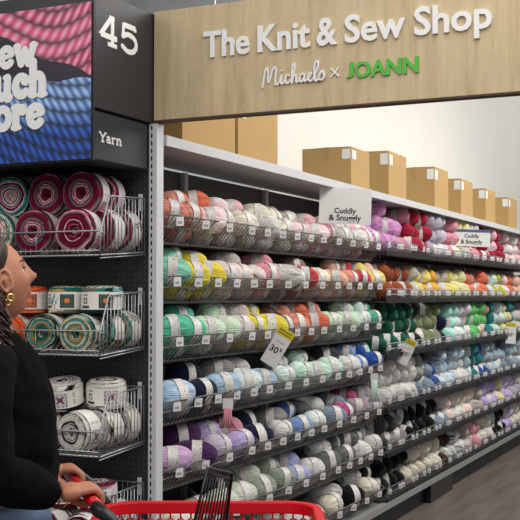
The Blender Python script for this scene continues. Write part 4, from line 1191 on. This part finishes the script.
# sweater
sw = [
 [(0, 0, 1.0, (.185, .16)), (.0, 0, 1.08, (.18, .155)), (0.01, 0, 1.22, (.178, .145)), (-.01, 0, 1.37, (.155, .115)), (-.012, 0, 1.435, .082), (-.010, 0, 1.465, .07)],
 [(-.01, -.06, 1.37, .10), (-.01, -.165, 1.375, .088), (.0, -.225, 1.27, .080), (*(ER + Vector((0, -.005, -.02))), .076), (*ER.lerp(wr, .4), .066), (*ER.lerp(wr, .8), .050), (*ER.lerp(wr, 1.02), .040)],
 [(-.01, .06, 1.37, .10), (-.01, .165, 1.375, .088), (.0, .225, 1.27, .080), (*(EL + Vector((0, .005, -.02))), .076), (*EL.lerp(wl, .4), .066), (*EL.lerp(wl, .8), .050), (*EL.lerp(wl, 1.0), .040)],
]
from mathutils import noise as mn
remesh(skin_mesh(sw, 'sweater'), .007, 'sweater', M['sweater'], root, 3, lambda p: .010 * mn.noise(Vector((p.x * 9, p.y * 9, p.z * 14))) + .004 * mn.noise(p * 30))
jn = [[(0, 0, 1.03, (.168, .145)), (0, 0, .93, (.175, .15)), (0, 0, .82, .09)],
 [(0, -.085, .90, .115), (.01, -.095, .78, .10), (.02, -.095, .50, .078), (.0, -.10, .30, .072), (-.02, -.10, .10, .062)],
 [(0, .085, .90, .115), (.03, .095, .78, .10), (.08, .095, .50, .078), (.06, .10, .30, .072), (.04, .10, .10, .062)]]
remesh(skin_mesh(jn, 'jeans'), .009, 'jeans', M['denim'], root, 2, lambda p: .005 * mn.noise(Vector((p.x * 12, p.y * 12, p.z * 20))))
for (a, y) in ((-.02, -.10), (.04, .10)):
    s_ = skin_mesh([[(a - .04, y, .05, .045), (a + .03, y, .055, .048), (a + .11, y, .04, .042), (a + .17, y, .035, .032)]], 'shoe')
    remesh(s_, .007, 'shoe', M['shoe'], root, 2)
# face details
for s in (-1, 1):
    m = MB(); vs = []
    c = HM.inverted() @ face(s * .031, .008) + Vector((-.0088, 0, 0))
    for j in range(9):
        for i in range(14):
            p = -PI / 2 + PI * j / 8; t = 2 * PI * i / 14; vs.append(HM @ (c + Vector((math.cos(p) * math.cos(t), math.cos(p) * math.sin(t), math.sin(p))) * .0115))
    m.add(vs, [(j * 14 + i, j * 14 + (i + 1) % 14, (j + 1) * 14 + (i + 1) % 14, (j + 1) * 14 + i) for j in range(8) for i in range(14)])
    e = m.build('eye', M['eye'], root, smooth=True)
    m = MB(); ic = c + Vector((.0108, 0, 0)); m.tube([HM @ ic, HM @ (ic + Vector((.0012, 0, 0)))], .005, 14); i_ = m.build('iris', M['hair'], e)
    m = MB(); m.tube([face(s * k, .034 - abs(k - .035) * .3) for k in (.014, .026, .038, .05)], [.0018, .003, .003, .001], 6); m.build('eyebrow', M['hair'], root)
    m = MB(); m.tube([face(s * k, .016 - abs(k - .031) * .4, .003) for k in (.018, .026, .034, .044)], .0014, 5); m.build('eyelashes', M['hair'], root)
m = MB(); m.tube([face(k, -.0575 + .002 * math.cos(k * 150)) for k in (-.022, -.011, 0, .011, .022)], [.002, .005, .0055, .005, .002], 8); m.build('lips', M['lips'], root, smooth=True)
for s in (-1, 1):
    m = MB(); P = [(-.004 + .008 * math.cos(a), s * .080, -.050 + .009 * math.sin(a)) for a in [math.radians(q) for q in range(0, 360, 30)]]
    m.tube([HM @ Vector(p) for p in P], .0034, 8, closed=True); er = m.build('earring', M['gold'], root, smooth=True)
    m = MB(); P = [(-.014 + .006 * math.cos(a), s * .078, -.060 + .008 * math.sin(a)) for a in [math.radians(q) for q in range(0, 360, 30)]]
    m.tube([HM @ Vector(p) for p in P], .003, 8, closed=True); m.build('earring', M['gold'], root, smooth=True)
# bracelet
m = MB(); ax = (wr - ER).normalized(); u1 = ax.cross(Vector((0, 0, 1))).normalized(); u2 = ax.cross(u1); c = ER.lerp(wr, 1.10)
m.tube([c + (u1 * math.cos(a) + u2 * math.sin(a)) * .030 for a in [2 * PI * k / 20 for k in range(20)]], .0022, 6, closed=True); m.build('bracelet', M['gold'], root, smooth=True)
# hair: smooth cap pulled back from the face, curls down the neck
m = MB(); nu, nv = 60, 40; vs = []
for j in range(nv + 1):
    ph = -PI * .32 + (PI * .82) * j / nv
    for i in range(nu + 1):
        # cover the back and top: angle limits grow with height
        lim = math.radians(84) + max(0, ph) * .95 if ph > -.1 else math.radians(78)
        lim = max(math.radians(26), math.radians(100) - max(0, ph) * 1.15) if ph > .05 else math.radians(104)
        th = lim + (2 * PI - 2 * lim) * i / nu
        k = 1.17 + .02 * math.sin(40 * th) * math.cos(ph)
        e_ = min(1, min(i, nu - i) / 4) ; k = 1.005 + (k - 1.005) * e_
        x = math.cos(ph) * math.cos(th) * .096 * k - .008; y = math.cos(ph) * math.sin(th) * .077 * k; z = math.sin(ph) * .117 * k
        if ph < 0 : y *= 1 - .1 * (-math.sin(ph)); x *= 1 - .15 * (-math.sin(ph)) ** 1.2
        vs.append(HM @ Vector((x, y, z)))
m.add(vs, [(j * (nu + 1) + i, j * (nu + 1) + i + 1, (j + 1) * (nu + 1) + i + 1, (j + 1) * (nu + 1) + i) for j in range(nv) for i in range(nu)])
rr = random.Random(4)
for k in range(300):
    a = rr.uniform(math.radians(88), math.radians(266)); z0 = rr.uniform(-.095, -.02) if a > 4.3 or a < 1.9 else rr.uniform(-.08, .03)
    st = Vector((math.cos(a) * .088 - .012, math.sin(a) * .078, z0)); st = HM @ st
    L_ = rr.uniform(.15, .27); n = 26; f0 = rr.uniform(0, 6); fr = rr.uniform(5, 8); am = rr.uniform(.006, .012)
    out = Vector((math.cos(a + HYAW), math.sin(a + HYAW), 0)); P = []
    for q in range(n + 1):
        t = q / n; g_ = out * (.058 * math.sin(min(1, t * 1.6) * PI * .5) * rr.uniform(.95, 1.05)) + Vector((.0, 0, -L_ * t))
        P.append(st + g_ + Vector((math.cos(f0 + fr * t * 6.28 * L_ * 4), math.sin(f0 + fr * t * 6.28 * L_ * 4), 0)) * am * min(1, t * 4))
    m.tube(P, [.0034 * (1 - .5 * (q / n)) for q in range(n + 1)], 4)
for k in range(60):    # hair knot at the crown, swept back
    a = 6.28 * rr.random(); c = HM @ Vector((-.085, 0, .06))
    P = [c + Vector((math.cos(a + t * 3) * (.03 + .012 * math.sin(3 * t)), math.sin(a + t * 3) * .034, .03 * math.sin(a * 2 + t * 2))) for t in [q / 6 for q in range(9)]]
    m.tube(P, .005, 5)
m.build('hair', M['hair'], root, smooth=True)
